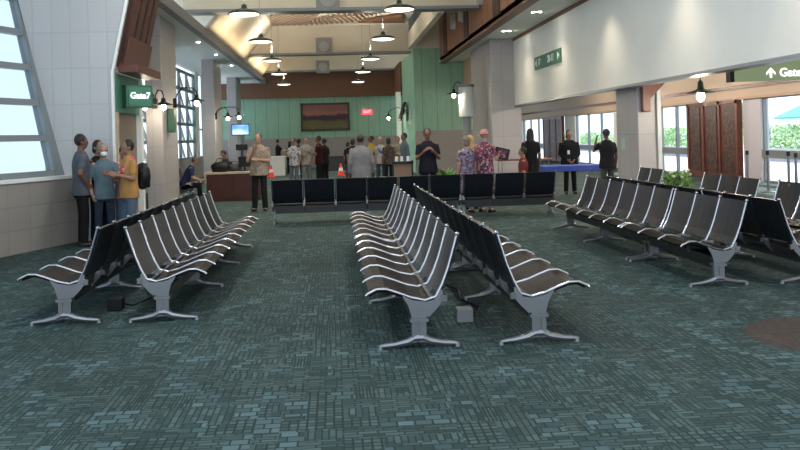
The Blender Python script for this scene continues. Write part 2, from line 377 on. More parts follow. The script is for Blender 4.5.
# timber fascia on the right, with carved strips and round lights
fa = struct(MB().box((CE, 3, 4.62), (CE+.2, 34.7, 6.7)).build('wall_timber_fascia', M_wood))
cs = MB()
for y in (32.9, 27.6, 22.4, 17.2): cs.box((CE-.03, y-.45, 4.8), (CE+.01, y+.45, 6.6))
cs.build('carved_panel', M_carve, fa)
MB().box((CE-.03, 3, 4.6), (CE+.22, 34.75, 4.66)).build('edge_board', M_redwood, fa)
for k, y in enumerate((30.3, 28.3, 24.6)):
    o = MB(); o.cone((CE-.14, y, 5.75), (CE, y, 5.75), .26, .3, 18)
    tag(o.build('round_wall_light', mat('round_light', (.6, .58, .6), .5), smooth=False), ['round pale wall light on the timber fascia, farthest of three', 'round pale wall light on the timber fascia, middle of three', 'round pale wall light on the timber fascia, nearest of three'][k], 'wall light', 'round lights on the timber fascia')
# white bulkhead
sbox('wall_right_bulkhead', (5.9, -2, 2.5), (6.15, 27.2, 4.7), M_white)
sbox('trim_6', (5.88, -2, 4.6), (5.93, 27.2, 4.7), M_brownwall)
sbox('trim_7', (5.89, -2, 2.46), (6.16, 27.2, 2.51), mat('bulkhead_soffit_metal', (.35, .36, .38), .3, .5))
sbox('ceiling_aisle', (6.15, -2, 3.4), (12.2, 55, 3.5), M_tanlight)
sbox('ceiling_aisle_far', (5.5, 27.2, 3.4), (6.2, 34.9, 4.8), M_tan)
# right aisle outer wall at X=12
XW = 12.
sbox('wall_right_header', (XW, -2, 2.42), (XW+.25, 55, 3.4), M_tanlight)
sbox('trim_8', (XW-.06, -2, 2.72), (XW+.02, 55, 2.83), M_redwood)
sbox('trim_9', (XW-.12, -2, 2.40), (XW+.02, 55, 2.47), M_tan)
sbox('wall_right_a', (XW, 52.5, 0), (XW+.25, 55, 2.42), M_white)
sbox('wall_right_b', (XW, 40.8, 0), (XW+.25, 42.6, 2.42), M_white)
sbox('wall_right_c', (XW, 22.6, 0), (XW+.25, 23.6, 2.42), mat('pale_lilac_wall', (.55, .54, .60), .6))
sbox('wall_right_d', (XW, 31.4, 0), (XW+.25, 35.0, 2.42), M_white)
sbox('wall_aisle_end', (9, 55, 0), (12.3, 55.2, 3.5), M_white)
for k, (a, b, nx) in enumerate(((46.7, 52.5, 3), (35.0, 40.8, 3), (27.2, 31.4, 3), (8, 22.6, 6))):
    wd = window(4+k, XW+.12, a, b, 0.02, 2.42, nx, 1, .1)
    MB().box((XW+.02, a, .70), (XW+.2, b, .93)).build('mid_rail', M_framegrey, wd)
# carved sliding timber screens
def carved_screen(y0, y1, label):
    e = empty('carved_screen', (XW-.06, (y0+y1)/2, 0), 0, label, 'timber screen', 'carved timber screens by the right windows')
    L = y1-y0
    mb = MB().box((-.08, -L/2, 0), (0.04, L/2, 2.41)); mb.build('panel', M_redwood, e, bevel=.01)
    for i in range(3):
        y = -L/2 + L*(i+.5)/3
        MB().box((-.10, y-L*.11, .2), (-.078, y+L*.11, 2.28)).build('carved_strip', M_carve, e)
    fr = MB()
    for i in range(4):
        y = -L/2+.08+(L-.16)*i/3; fr.box((-.12, y-.07, 0), (-.075, y+.07, 2.41))
    fr.box((-.12, -L/2, 2.3), (-.075, L/2, 2.41)); fr.build('frame', M_redwood, e)
carved_screen(23.6, 27.15, 'tall red-brown carved timber screen between two bright windows, behind the right seats')
carved_screen(42.6, 46.6, 'tall red-brown timber screen far down the aisle, between two distant windows')

# piers
def pier(name, x0, x1, y0, y1, z1=4.7, m=M_pier): return sbox(name, (x0, y0, 0), (x1, y1, z1), m, .02)
pier('wall_pier_1', -4.55, -4.15, 20.5, 22.4)
struct(MB().prism([(-4.45, 14.36, 0), (-6.1, 18.6, 0), (-6.25, 18.6, 0), (-4.6, 14.36, 0)], (0, 0, 4.7)).build('wall_left_return', M_tileL))
pier('wall_pier_2', -4.97, -4.5, 31.8, 33.8)
pier('wall_pier_3', -5.2, -4.75, 41, 43)
pier('wall_pier_4', 5.12, 6.11, 26.8, 30.6)
p5 = pier('wall_pier_5', 6.2, 6.58, 16.6, 17.9, 3.4)
tag(MB().box((6.19, 17.35, 1.18), (6.2, 17.6, 1.42)).build('wall_notice', mat('pale_green_card', (.45, .62, .5), .6)), 'small pale green notice on the tiled pier behind the right seats', 'notice')
sbox('trim_10', (6.6, 16.55, 0), (6.68, 16.7, 2.6), M_whitebox)
br = MB(); br.prism([(6.26, 16.43, 1.96), (6.42, 16.43, 1.96), (6.42, 16.43, 2.22), (6.80, 16.43, 2.60), (6.80, 16.43, 2.85), (6.26, 16.43, 2.85)], (0, .15, 0))
tag(br.build('timber_bracket', M_redwood, bevel=.01), 'angled red-brown timber bracket fixed to the pier under the white bulkhead', 'bracket')

# ---------------- gate box on the left (front wall, door wall, leaning grille)
Yf = 14.2
struct(MB().prism([(-4.27, Yf, 0), (-3.68, Yf, 0), (-3.68, Yf, 2.8), (-3.13, Yf, 5.3), (-5.45, Yf, 5.3), (-4.52, Yf, 1.06), (-4.27, Yf, 1.06)], (0, .15, 0)).build('wall_front_tile', M_tileL))
struct(MB().prism([(-3.70, Yf-.02, 0), (-3.66, Yf-.02, 0), (-3.66, Yf-.02, 2.8), (-3.11, Yf-.02, 5.3), (-3.15, Yf-.02, 5.3), (-3.70, Yf-.02, 2.8)], (0, .04, 0)).build('trim_11', M_white))
dY0, dY1 = 14.35, 16.0
sbox('wall_gate_header', (-3.85, dY0, 2.14), (-3.66, dY1+.1, 2.8), M_greenlt)
sbox('wall_gate_jamb_near', (-3.85, dY0, 0), (-3.66, dY0+.12, 2.14), M_tanlight)
sbox('wall_gate_jamb_far', (-3.85, 15.95, 0), (-3.62, 16.1, 2.8), M_white)
dr = struct(MB().box((-3.79, dY0+.12, 0), (-3.72, 15.95, 2.14)).build('door_1', mat('tan_gate_door', (.20, .155, .115), .5)))
MB().box((-3.72, dY0+.22, .95), (-3.68, dY0+.42, .99)).build('door_handle', M_chrome, dr)
g = empty('carved_grille', (-3.58, 15.30, 2.93), 0, 'leaning red-brown carved timber grille above the left gate doorway', 'timber grille')
for i in range(4):
    y = -.80+i*.44
    MB().prism([(.0, y, 0), (.0, y+.30, 0), (.62, y+.30, 2.7), (.62, y, 2.7)], (-.06, 0, 0)).build('carved_slat', mat('grille_slat_wood', (.060, .016, .009), .45, var=.6, vscale=9), g)
MB().prism([(-.06, -.85, 0), (-.06, .85, 0), (.56, .85, 2.7), (.56, -.85, 2.7)], (-.05, 0, 0)).build('backing', mat('dark_backing', (.05, .022, .014), .6), g)
MB().prism([(.012, -.85, 0), (.012, .85, 0), (.13, .85, .5), (.13, -.85, .5)], (.03, 0, 0)).build('base_board', mat('grille_ledge_wood', (.10, .026, .015), .4, var=.3), g)
MB().box((-.05, -.9, -.12), (.28, .95, .03)).build('ledge', MATS['grille_ledge_wood'], g, bevel=.01)
# gate number sign
sg = empty('gate_sign', (-3.44, 14.85, 2.42), -.8, 'green gate number sign with white lettering above the left doorway', 'sign')
MB().box((-.04, -.26, -.20), (.10, .26, .20)).build('sign_box', M_green, sg, bevel=.01)
MB().tube([(-.02, .05, 0), (-.18, .22, 0)], .03).build('bracket', M_black, sg)
fs = MB().box((.10, -.22, -.16), (.112, .22, .16)).build('sign_face', M_greenlt, sg)
text_mesh('gate_number', 'Gate7', .155, M_signwhite, (.115, 0, .01), (PI/2, 0, PI/2), sg)
# angled left glazing: floor line from (-4.27,14.2) running back to the near left
dirv = Vector((-.35, -1, 0)).normalized(); nin = Vector((dirv.y, -dirv.x, 0)); nin = nin if nin.x > 0 else -nin
P0 = Vector((-4.27, 14.2, 0)); L = 17.
def gp(t, z, lean=0): # on glazing plane
    return P0 + dirv*t - nin*(lean) + Vector((0, 0, z))
struct(MB().prism([gp(-.05, 0), gp(L, 0), gp(L, 0, .12), gp(-.05, 0, .12)], (0, 0, 1.06)).build('wall_left_sill', M_tileW))
struct(MB().prism([gp(-.05, 1.06, -.03), gp(L, 1.06, -.03), gp(L, 1.06, .42), gp(-.05, 1.06, .42)], (0, 0, .05)).build('trim_12', M_white))
def gl(t, z, d=0): return gp(t, z, .24 + (z-1.06)*.225 + d)
fr = MB(); Zt = 5.3; mods = [0.0, 1.75, 3.5, 5.25, 7, 8.75, 10.5, 12.25, 14, 16.9]
for i, t in enumerate(mods):
    w_ = .30 if i == 0 else .12
    fr.prism([gl(t, 1.1, -.04), gl(t+w_, 1.1, -.04), gl(t+w_, Zt, -.04), gl(t, Zt, -.04)], -nin*.16)
for j in range(8):
    z = 1.10 + j*.585
    fr.prism([gl(0, z, -.03), gl(L, z, -.03), gl(L, z+.10, -.03), gl(0, z+.10, -.03)], -nin*.14)
e = struct(fr.build('window_8', M_framegrey))
MB().prism([gl(0, 1.1, .03), gl(L, 1.1, .03), gl(L, Zt, .03), gl(0, Zt, .03)], -nin*.01).build('window_glass', mat_glass('tinted_glass', (.72, .77, .80)), e)  # glass tint added to tone down the bright sky outside

# ------------------------------------------------------------------ benches
PR = [(-.325, .845), (-.30, .76), (-.255, .61), (-.205, .48), (-.165, .405)]
SE = [(-.135, .375), (-.07, .362), (.03, .385), (.13, .425), (.22, .457), (.29, .458), (.355, .428)]
def strip(pts, y0, y1, th, sag=0., ny=4):
    """pad: sheet along y following an xz profile, dished in the middle"""
    vs = []; n_ = len(pts)
    nor = []
    for k in range(n_):
        a = Vector(pts[max(k-1, 0)]); b = Vector(pts[min(k+1, n_-1)]); d = (b-a).normalized(); nor.append(Vector((d.y, -d.x)))
    for side in (0, 1):
        for k in range(n_):
            for j in range(ny+1):
                u = j/ny; s_ = sag*math.sin(PI*u)
                q = Vector(pts[k]) + nor[k]*(s_ + (th if side else 0))
                vs.append((q.x, y0+(y1-y0)*u, q.y))
    m = MB(); W = ny+1; N = n_*W; fsx = []
    for k in range(n_-1):
        for j in range(ny):
            a = k*W+j; fsx.append((a, a+1, a+W+1, a+W)); fsx.append((N+a, N+a+W, N+a+W+1, N+a+1))
    for k in range(n_-1):
        for j, fl in ((0, 0), (ny, 1)):
            a = k*W+j; q = (a, a+W, N+a+W, N+a); fsx.append(q if not fl else q[::-1])
    for j in range(ny):
        for k, fl in ((0, 1), (n_-1, 0)):
            a = k*W+j; q = (a, a+1, N+a+1, N+a); fsx.append(q[::-1] if not fl else q)
    return m.add(vs, fsx)
def make_bench(nseat, p, label, group, legs=None):
    e = empty('tandem_bench', (0, 0, 0), 0, label, 'airport bench', group)
    L_ = nseat*p
    MB().box((-.10, .05, .20), (.04, L_-.05, .30)).build('beam', M_beam, e, bevel=.006)
    for i in range(nseat):
        y0 = i*p+.022; y1 = (i+1)*p-.022
        strip(PR, y0, y1, .022, -.012).build('backrest', M_vinyl, e, smooth=False)
        strip(SE, y0, y1, .026, .012).build('seat', M_seatv, e)
        MB().box((-.13, y0, .29), (-.10, y1, .385)).build('rear_rail', M_beam, e)
    rp = None
    for i in range(nseat+1):
        y = min(max(i*p, .008), L_-.008)
        if rp is None:
            mb = MB()
            path = [(x, 0, z) for x, z in PR] + [(-.15, 0, .385)] + [(x, 0, z) for x, z in SE[1:]] + [(.375, 0, .412)]
            mb.tube(path, [.011]*3+[.013]*3+[.012]*(len(path)-6), 8)
            mb.ell((-.328, 0, .852), (.018, .018, .017), 10, 6)
            # cast web sweeping from the seat down to the beam
            mb.prism([(-.205, -.012, .43), (-.20, -.012, .35), (-.15, -.012, .29), (-.10, -.012, .24), (.035, -.012, .24), (.045, -.012, .28), (.06, -.012, .33), (.09, -.012, .38), (.10, -.012, .405), (.03, -.012, .37), (-.07, -.012, .352), (-.14, -.012, .365), (-.185, -.012, .45)], (0, .024, 0), 1)
            mb.box((-.235, -.02, .35), (-.19, .02, .40))
            rp = mb.build('seat_rib', [M_chrome, M_cast], e, smooth=False); rp.location = (0, y, 0)
        else:
            c = rp.copy(); col.objects.link(c); c.parent = e; c.location = (0, y, 0)
    if legs is None: legs = [.03, L_-.03] if nseat <= 3 else [.03, L_/2, L_-.03]
    lg = None
    for y in legs:
        if lg is None:
            mb = MB(); mb.box((-.075, -.028, .05), (-.020, .028, .24)); mb.box((.0, -.028, .05), (.035, .028, .24)); mb.box((-.03, -.02, .05), (.01, .02, .24))
            mb.box((-.09, -.05, .205), (.05, .05, .23))
            mb.tube([(-.31, 0, .024), (-.2, 0, .034), (-.10, 0, .054), (-.05, 0, .08), (.01, 0, .08), (.06, 0, .054), (.16, 0, .034), (.275, 0, .024)], [.015, .023, .030, .036, .036, .030, .023, .015], 8)
            mb.cone((-.31, 0, 0), (-.31, 0, .03), .022, .018, 10); mb.cone((.275, 0, 0), (.275, 0, .03), .022, .018, 10)
            lg = mb.build('leg', M_cast, e); lg.location = (0, y, 0)
        else:
            c = lg.copy(); col.objects.link(c); c.parent = e; c.location = (0, y, 0)
    return e
def place(e, x, y, face):
    """face: 'L' -x, 'R' +x, 'F' away from camera (+y); y = near end of the row (or x = left end for F)"""
    return e
BG = 'tandem benches in the waiting area'
def bench(nseat, p, x, y, face, label, legs=None):
    legs = {9: [.03, 1.7, 3.3, 4.97], 6: [.03, 1.76, 6*p-.03], 5: [.03, 5*p-.03], 4: [.03, 4*p-.03], 3: [.03, 3*p-.03], 2: [.03, 2*p-.03]}[nseat]
    e = make_bench(nseat, p, label, BG, legs)
    L_ = nseat*p
    if face == 'R': e.location = (x, y, 0); e.rotation_euler.z = 0
    if face == 'L': e.location = (x, y+L_, 0); e.rotation_euler.z = PI
    if face == 'F': e.location = (x+L_, y, 0); e.rotation_euler.z = PI/2
    return e
def rot_fix(e): pass
bench(9, .556, -2.47, 7.62, 'L', 'left half of the back-to-back pair at far left, its seats facing the left wall')
bench(9, .556, -1.56, 7.57, 'R', 'right half of the back-to-back pair at far left, nine dark seats facing right')
bench(6, .588, .57, 6.20, 'L', 'near centre bench facing left, its silvery ribs leading to the middle aisle floor')
bench(5, .588, .57, 9.79, 'L', 'bench facing left directly behind the near centre left-facing bench')
bench(6, .588, 1.52, 6.18, 'R', 'near centre bench facing right, back to back with the silvery left-facing one')
bench(5, .588, 1.52, 9.77, 'R', 'bench facing right directly behind the near centre right-facing bench')
bench(6, .594, -1.21, 15.9, 'F', 'six-seat bench across the aisle seen from its black back, left of the double upright')
bench(3, .594, 2.40, 15.9, 'F', 'three-seat bench across the aisle seen from its black back, right of the double upright')
bench(3, .59, 3.80, 8.08, 'L', 'near three-seat bench at the right facing left, its end leg on open carpet')
bench(6, .585, 3.80, 9.92, 'L', 'six-seat bench facing left behind the near right three-seat bench')
bench(3, .59, 4.78, 8.05, 'R', 'near bench at the right edge facing right, showing its black backs')
bench(6, .585, 4.78, 9.87, 'R', 'six-seat bench facing right hidden behind the right left-facing rows')
bench(3, .60, 5.70, 11.40, 'L', 'three-seat bench in the last right row, standing between planter and gap')
bench(3, .60, 5.70, 9.10, 'L', 'bench in the last right row cut off by the right frame edge')
bench(2, .60, 5.75, 15.0, 'L', 'two-seat bench in the last right row beyond the flower planter')
bench(4, .58, -4.28, 22.85, 'R', 'dark four-seat bench beyond the near left pier, next to the desk')
for (x, y) in ((-2.05, 9.4), (-2.05, 11.0), (1.08, 8.1), (1.08, 9.55)):
    o = MB().tube([(x-.42, y, .265), (x+.42, y, .265)], .012).build('tie_bar', M_beam)
    tag(o, {(-2.05, 9.4): 'thin dark bar tying the far left bench pair together, nearer of two', (-2.05, 11.0): 'thin dark bar tying the far left bench pair together, farther of two', (1.08, 8.1): 'thin dark bar tying the centre bench pair together, nearer of two', (1.08, 9.55): 'thin dark bar tying the centre bench pair together, farther of two'}[(x, y)], 'tie bar', 'tie bars between bench pairs')
# floor power boxes with cables
for x, y, lab, m in ((1.06, 7.05, 'small grey power box on the carpet between the two centre benches', M_speaker), (-2.15, 8.2, 'small black power box with a cable between the far left benches', M_black)):
    e = empty('power_box', (x, y, 0), 0, lab, 'power box')
    MB().box((-.07, -.06, 0), (.07, .06, .12)).build('housing', m, e, bevel=.01)
    MB().tube([(.05, .06, .05), (.12, .14, .012), (.22, .5, .012), (.1, .9, .012), (.15, 1.4, .012), (.0, 1.9, .012)], .008).build('cable', M_black, e)

# ------------------------------------------------------------------ lamps
def pendant(x, y, z, ztop, label):
    e = empty('pendant_lamp', (x, y, z), 0, label, 'pendant lamp', 'green dish pendants in two lines')
    MB().lathe([(.335, 0), (.335, .012), (.31, .05), (.22, .085), (.09, .11), (.06, .14), (.055, .19), (.02, .21), (.0, .212)], n=28).build('lamp_shade', M_dkgreen, e, smooth=True)
    MB().lathe([(.0, -.03), (.2, -.025), (.30, -.004), (.30, .004), (0, .005)], n=28).build('diffuser', M_diff, e, smooth=True)
    MB().tube([(0, 0, .2), (0, 0, ztop-z)], .006, 6).build('cord', M_grey, e)
LP = [(-1.75, 12.6), (-1.79, 17.3), (-1.89, 22.2), (-2.0, 27.6), (-2.14, 33.2), (-2.34, 39.6)]
LR = [(1.4, 12.4), (1.39, 17.0), (1.35, 22.1), (1.25, 27.7), (1.18, 33.1), (1.15, 39.0)]
names = ['nearest', 'nearest in view', 'second nearest', 'middle', 'second farthest', 'farthest']
for i in range(1, 6):
    pendant(*LP[i], 4.2, 6.6, 'dark green dish pendant lamp, %s of the left line' % names[i])
    pendant(*LR[i], 4.2, 6.6, 'dark green dish pendant lamp, %s of the right line' % names[i])
def light(kind, loc, power, color=(1, .86, .68), rot=(0, 0, 0), size=.3, size_y=None, spot=1.6, name='light'):
    l = bpy.data.lights.new(name, kind); l.energy = power; l.color = color
    if kind == 'AREA':
        l.size = size
        if size_y: l.shape = 'RECTANGLE'; l.size_y = size_y
        else: l.shape = 'DISK'
    elif kind == 'SPOT': l.spot_size = spot; l.spot_blend = 1; l.shadow_soft_size = .06
    else: l.shadow_soft_size = size
    o = bpy.data.objects.new(name, l); col.objects.link(o); o.location = loc; o.rotation_euler = rot; return o
for i in range(1, 6):
    for x, y in (LP[i], LR[i]):
        light('SPOT', (x, y, 4.12), 75, (1, .93, .82), spot=2.7, name='pendant_and_fill_light'); light('SPOT', (x, y, 4.48), 120, (1, .93, .8), rot=(PI, 0, 0), spot=2.7, name='ceiling_fill_light')  # second, upward spot is added to brighten the ceiling
for x, y in (LP[0], LR[0], (-1.7, 8), (1.4, 8), (-1.7, 3.5), (1.4, 3.5)): light('POINT', (x, y, 4.4), 38, (.95, .97, 1), size=.12, name='pendant_and_fill_light')  # fill points added out of view for the near area, no dishes built
# hat-shade wall lanterns on goosenecks
def lantern(e, base, lp, r=.20, side=True):
    b = Vector(base); p = Vector(lp)
    mid = (b+p)/2 + Vector((0, 0, .0)); top = max(b.z, p.z)+.30
    MB().tube([b, b+(p-b)*.12+Vector((0, 0, .22)), b+(p-b)*.4+Vector((0, 0, .34+max(0, p.z-b.z))), Vector((b.x+(p.x-b.x)*.85, b.y+(p.y-b.y)*.85, p.z+.34)), Vector((p.x, p.y, p.z+.24)), Vector((p.x, p.y, p.z+.12))], .015, 8).build('gooseneck', M_black, e)
    sh_ = MB().lathe([(r, 0), (r, .012), (r*.5, .05), (.06, .08), (.05, .16), (.0, .165)], c=p, n=20).build('lamp_shade', M_dkgreen, e, smooth=True)
    MB().ell((p.x, p.y, p.z-.05), (.065, .065, .08), 12, 8).build('bulb', M_bulb, sh_, smooth=True)
    light('POINT', (p.x, p.y, p.z-.2), 5, size=.08, name='lantern_light')
def lantern_thing(label, base, lps, r=.2):
    e = empty('gooseneck_lantern', (0, 0, 0), 0, label, 'wall lantern', 'gooseneck lanterns on the piers')
    MB().box((base[0]-.06, base[1]-.05, base[2]-.12), (base[0]+.06, base[1]+.02, base[2]+.12)).build('wall_plate', M_black, e)
    for lp in lps: lantern(e, base, lp, r)
    return e
lantern_thing('twin gooseneck lantern in front of the near left pier, beside the gate sign', (-4.32, 20.47, 2.55), [(-4.40, 19.75, 2.50), (-4.0, 19.9, 2.49)], .22)
lantern_thing('gooseneck lantern on the right side of the near left pier', (-4.12, 21.9, 2.62), [(-3.55, 21.9, 2.66)])
lantern_thing('twin gooseneck lantern on the second left column above the desk', (-4.49, 31.9, 2.55), [(-3.55, 31.4, 2.52), (-4.0, 31.7, 2.50)])
lantern_thing('gooseneck lantern on the far side pier near the exit', (3.36, 40.3, 2.75), [(2.6, 40, 2.54)], .22)
lantern_thing('gooseneck lantern hanging beside the white round display on the right pier', (4.3, 27.75, 3.1), [(3.98, 27.4, 2.95)], .26)
e = empty('hanging_lantern', (6.82, 15, 2.25), 0, 'dark hat-shaded lantern with glowing bulb hanging below the white bulkhead', 'pendant lamp')
MB().lathe([(.25, 0), (.25, .012), (.12, .05), (.06, .08), (.05, .2), (.02, .24), (0, .25)], n=24).build('lamp_shade', M_dkgreen, e, smooth=True)
MB().ell((0, 0, -.06), (.075, .075, .1), 12, 8).build('bulb', M_bulb, e, smooth=True)
MB().tube([(0, 0, .2), (0, 0, 1.15)], .012).build('cord', M_black, e)
light('POINT', (6.82, 15, 2.05), 20, size=.08)
# downlights
def downlight(x, y, z, lab, grp, lens=2):
    e = empty('downlight', (x, y, z), 0, lab, 'downlight', grp)
    mb = MB()
    for k in range(lens): mb.lathe([(.05, -.012), (.05, -.004), (0, -.004)], c=((k-.5*(lens-1))*.16, 0, 0), n=12)
    mb.build('lens', M_led, e)
    MB().box((-.17 if lens > 1 else -.08, -.08, -.005), (.17 if lens > 1 else .08, .08, 0)).build('trim_ring', M_whitebox, e)
ords = ['farthest', 'second farthest', 'third farthest', 'fourth farthest', 'nearest']
for k, y in enumerate((28.6, 24.8, 21.0, 17.2, 13.4, 9.6)):
    if k in (0, 1, 2): downlight(5.26, y, 4.7, 'twin recessed downlight in the soffit above the white bulkhead, %s' % ['farthest', 'middle one', 'nearest one'][k], 'twin downlights in the right soffit')
    light('SPOT', (5.36, y, 4.66), 55, (1, .82, .62), rot=(0, .22, 0), spot=1.9)
for y in (14, 19, 24, 29, 36): light('POINT', (9, y, 3.1), 70, (1, .9, .78), size=.15, name='aisle_fill_light')  # bare points added to brighten the aisle header, no fittings built
for k, y in enumerate((26.2, 30.1, 34.5)):
    downlight(-4.15, y, 4.7, 'small recessed downlight in the left soffit, %s of three' % ['nearest', 'middle', 'farthest'][k], 'small downlights in the left soffit', 1)
    light('SPOT', (-4.15, y, 4.66), 60, (1, .85, .65), spot=1.6)
# cove uplights
for y, ly in ((30.5, 9.5), (40.5, 7.5)):
    light('AREA', (CW+.35, y, 4.95), 16, (1, .72, .42), rot=(PI, .2, 0), size=.3, size_y=ly, name='cove_light')
light('AREA', (-.1, 30.3, 5.2), 260, (1, .88, .70), rot=(PI, 0, 0), size=5, size_y=8, name='cove_light') if False else None

# square speakers on the beams
for k, (x, y, z) in enumerate(((-.10, 24.76, 5.72), (-.36, 35.74, 5.54), (-.54, 44.54, 5.42))):
    e = empty('beam_speaker', (x, y, z), 0, 'square grey speaker on a cream ceiling beam, %s of three' % ['nearest', 'middle', 'farthest'][k], 'speaker', 'square speakers on the beams')
    hs = MB().box((-.35, -.05, -.34), (.35, .03, .34)).build('housing', M_speaker, e, bevel=.01)
    MB().cone((0, -.07, 0), (0, -.05, 0), .22, .24, 20).build('speaker_cone', mat('speaker_light', (.33, .34, .35), .6), hs)

# ------------------------------------------------------------------ signs
e = empty('gate_direction_sign', (7.9, 13.6, 2.48), 0, 'green direction sign with white arrow and gate lettering hanging at the right edge', 'sign')
MB().box((-1.12, 0, -.11), (1.3, .14, .28)).build('sign_box', mat('olive_sign', (.13, .165, .09), .4, emit=(.13, .17, .09), estr=.35), e, bevel=.008)  # slight glow added to lift the poorly lit board
MB().box((-1.19, -.01, -.12), (-1.12, .15, .29)).build('end_cap', M_black, e)
MB().tube([(-.7, .07, .27), (-.7, .07, .92)], .015).build('hanger', M_black, e)
text_mesh('gate_lettering', 'Gates', .20, M_signwhite, (-.32, -.006, .02), (PI/2, 0, 0), e, align='LEFT')
ar = MB(); ar.box((-.49, -.01, -.06), (-.455, 0, .07))
ar.prism([(-.4725, -.01, .11), (-.55, -.01, .03), (-.55, -.01, -.01), (-.4725, -.01, .07), (-.395, -.01, -.01), (-.395, -.01, .03)], (0, .01, 0)); ar.build('arrow', M_signwhite, e)
e = empty('bulkhead_sign', (5.86, 22.45, 3.59), 0, 'green rectangular gate number sign on the white bulkhead wall', 'sign')
MB().box((0, -1.4, -.18), (.05, 1.4, .18)).build('sign_board', mat('bulkhead_sign_green', (.05, .20, .14), .4), e)
M_sw2 = mat('sign_print', (.85, .92, .88), .5)
text_mesh('gate_numbers_left', '17', .26, M_sw2, (-.005, .80, 0), (PI/2, 0, -PI/2), e)
text_mesh('gate_numbers_right', '20-11', .28, M_sw2, (-.005, -.42, 0), (PI/2, 0, -PI/2), e)
a2 = MB(); a2.prism([(-.01, 1.28, 0), (-.01, 1.12, .1), (-.01, 1.12, -.1)], (.02, 0, 0)); a2.prism([(-.01, -1.30, 0), (-.01, -1.12, .1), (-.01, -1.12, -.1)], (.02, 0, 0)); a2.build('arrow', M_sw2, e)
# white round display by the right pier
e = empty('round_display', (4.42, 27.6, 0), 0, 'white cylindrical display with dark cap on a grey post beside the right pier', 'display')
MB().cone((0, 0, 2.2), (0, 0, 3.18), .25, .25, 24).build('display_drum', M_whitebox, e, smooth=False)
MB().cone((0, 0, 3.18), (0, 0, 3.28), .28, .28, 24).build('cap', M_grey, e)
MB().cone((0, 0, 0), (0, 0, 2.2), .13, .13, 20).build('post', M_speaker, e)
# speaker sign box on left pier
tag(MB().box((-4.14, 21.0, 1.85), (-3.98, 21.3, 2.45)).build('green_panel_box', M_green, bevel=.02), 'tall dark green box fixed to the side of the near left pier', 'sign box')
# exit sign
e = empty('exit_sign', (1.81, 45.95, 2.99), 0, 'small red exit sign on the green back wall', 'exit sign')
MB().box((-.28, -.03, -.14), (.28, .04, .14)).build('sign_box', mat('exit_red', (.6, .02, .03), .5, emit=(1, .05, .08), estr=.7), e)
text_mesh('exit_lettering', 'EXIT', .2, mat('exit_letters', (1, .3, .3), .5, emit=(1, .35, .35), estr=.9), (0, -.035, 0), (PI/2, 0, 0), e)
# painting
def mat_painting():
    m = bpy.data.materials.new('landscape_paint'); m.use_nodes = True; nt = m.node_tree; b = nt.nodes['Principled BSDF']; Lk = nt.links.new
    tc = nt.nodes.new('ShaderNodeTexCoord'); sp = nt.nodes.new('ShaderNodeSeparateXYZ'); Lk(tc.outputs['Generated'], sp.inputs[0])
    n = nt.nodes.new('ShaderNodeTexNoise'); n.inputs['Scale'].default_value = 3; n.inputs['Detail'].default_value = 5
    mp = nt.nodes.new('ShaderNodeMapping'); mp.inputs['Scale'].default_value = (2.2, 1, 1.5); Lk(tc.outputs['Generated'], mp.inputs[0]); Lk(mp.outputs[0], n.inputs[0])
    a = nt.nodes.new('ShaderNodeMath'); a.operation = 'MULTIPLY_ADD'; a.inputs[1].default_value = .35; Lk(n.outputs['Fac'], a.inputs[0]); Lk(sp.outputs['Z'], a.inputs[2])
    r = nt.nodes.new('ShaderNodeValToRGB'); el = r.color_ramp.elements
    st = [(0, (.03, .03, .01)), (.28, (.14, .12, .03)), (.5, (.10, .08, .03)), (.56, (.03, .015, .02)), (.74, (.04, .02, .03)), (.82, (.35, .12, .09)), (1, (.22, .08, .07))]
    while len(el) < len(st): el.new(.5)
    for i, (p, c) in enumerate(st): el[i].position = p; el[i].color = (*c, 1)
    Lk(a.outputs[0], r.inputs[0]); Lk(r.outputs[0], b.inputs['Base Color']); b.inputs['Roughness'].default_value = .5
    return m
e = empty('landscape_painting', (-.5, 45.97, 2.78), 0, 'wide framed landscape painting with pink sky on the green back wall', 'painting')
MB().box((-1.24, -.04, -.67), (1.24, 0, .67)).build('canvas', mat_painting(), e)
fm = MB()
for a, b in (((-1.34, -.07, .66), (1.34, .02, .77)), ((-1.34, -.07, -.77), (1.34, .02, -.66)), ((-1.34, -.07, -.77), (-1.23, .02, .77)), ((1.23, -.07, -.77), (1.34, .02, .77))): fm.box(a, b)
fm.build('frame', mat('dark_frame', (.03, .015, .01), .4), e)
# screens
e = empty('wall_monitor', (-4.3, 38.4, 2.1), 0, 'blue-lit flat monitor mounted high in front of the farthest left column', 'monitor')
MB().box((-.40, 0, -.26), (.40, .06, .26)).build('bezel', M_black, e)
MB().box((-.37, -.01, -.22), (.37, .001, .23)).build('screen', mat_pattern('blue_screen', [(.1, .25, .8), (.2, .5, .95), (.7, .85, 1)], 1.2, .3, 'noise'), e)
sn = MATS['blue_screen'].node_tree; bb = sn.nodes['Principled BSDF']; rr = [x for x in sn.nodes if x.type == 'VALTORGB'][0]
sn.links.new(rr.outputs['Color'], bb.inputs['Emission Color']); bb.inputs['Emission Strength'].default_value = .3
MB().tube([(.05, .1, .1), (.05, .1, -2.1)], .11, 10).build('post', M_grey, e)
e = empty('tilted_television', (3.12, 38.6, 2.75), 0, 'black television tilted on the pale green side wall', 'television')
MB().prism([(.12, -.75, .42), (.12, .75, .42), (-.12, .75, -.42), (-.12, -.75, -.42)], (.06, 0, -.02)).build('screen', M_black, e)
MB().box((.05, -.1, -.1), (.19, .1, .1)).build('wall_bracket', M_grey, e)

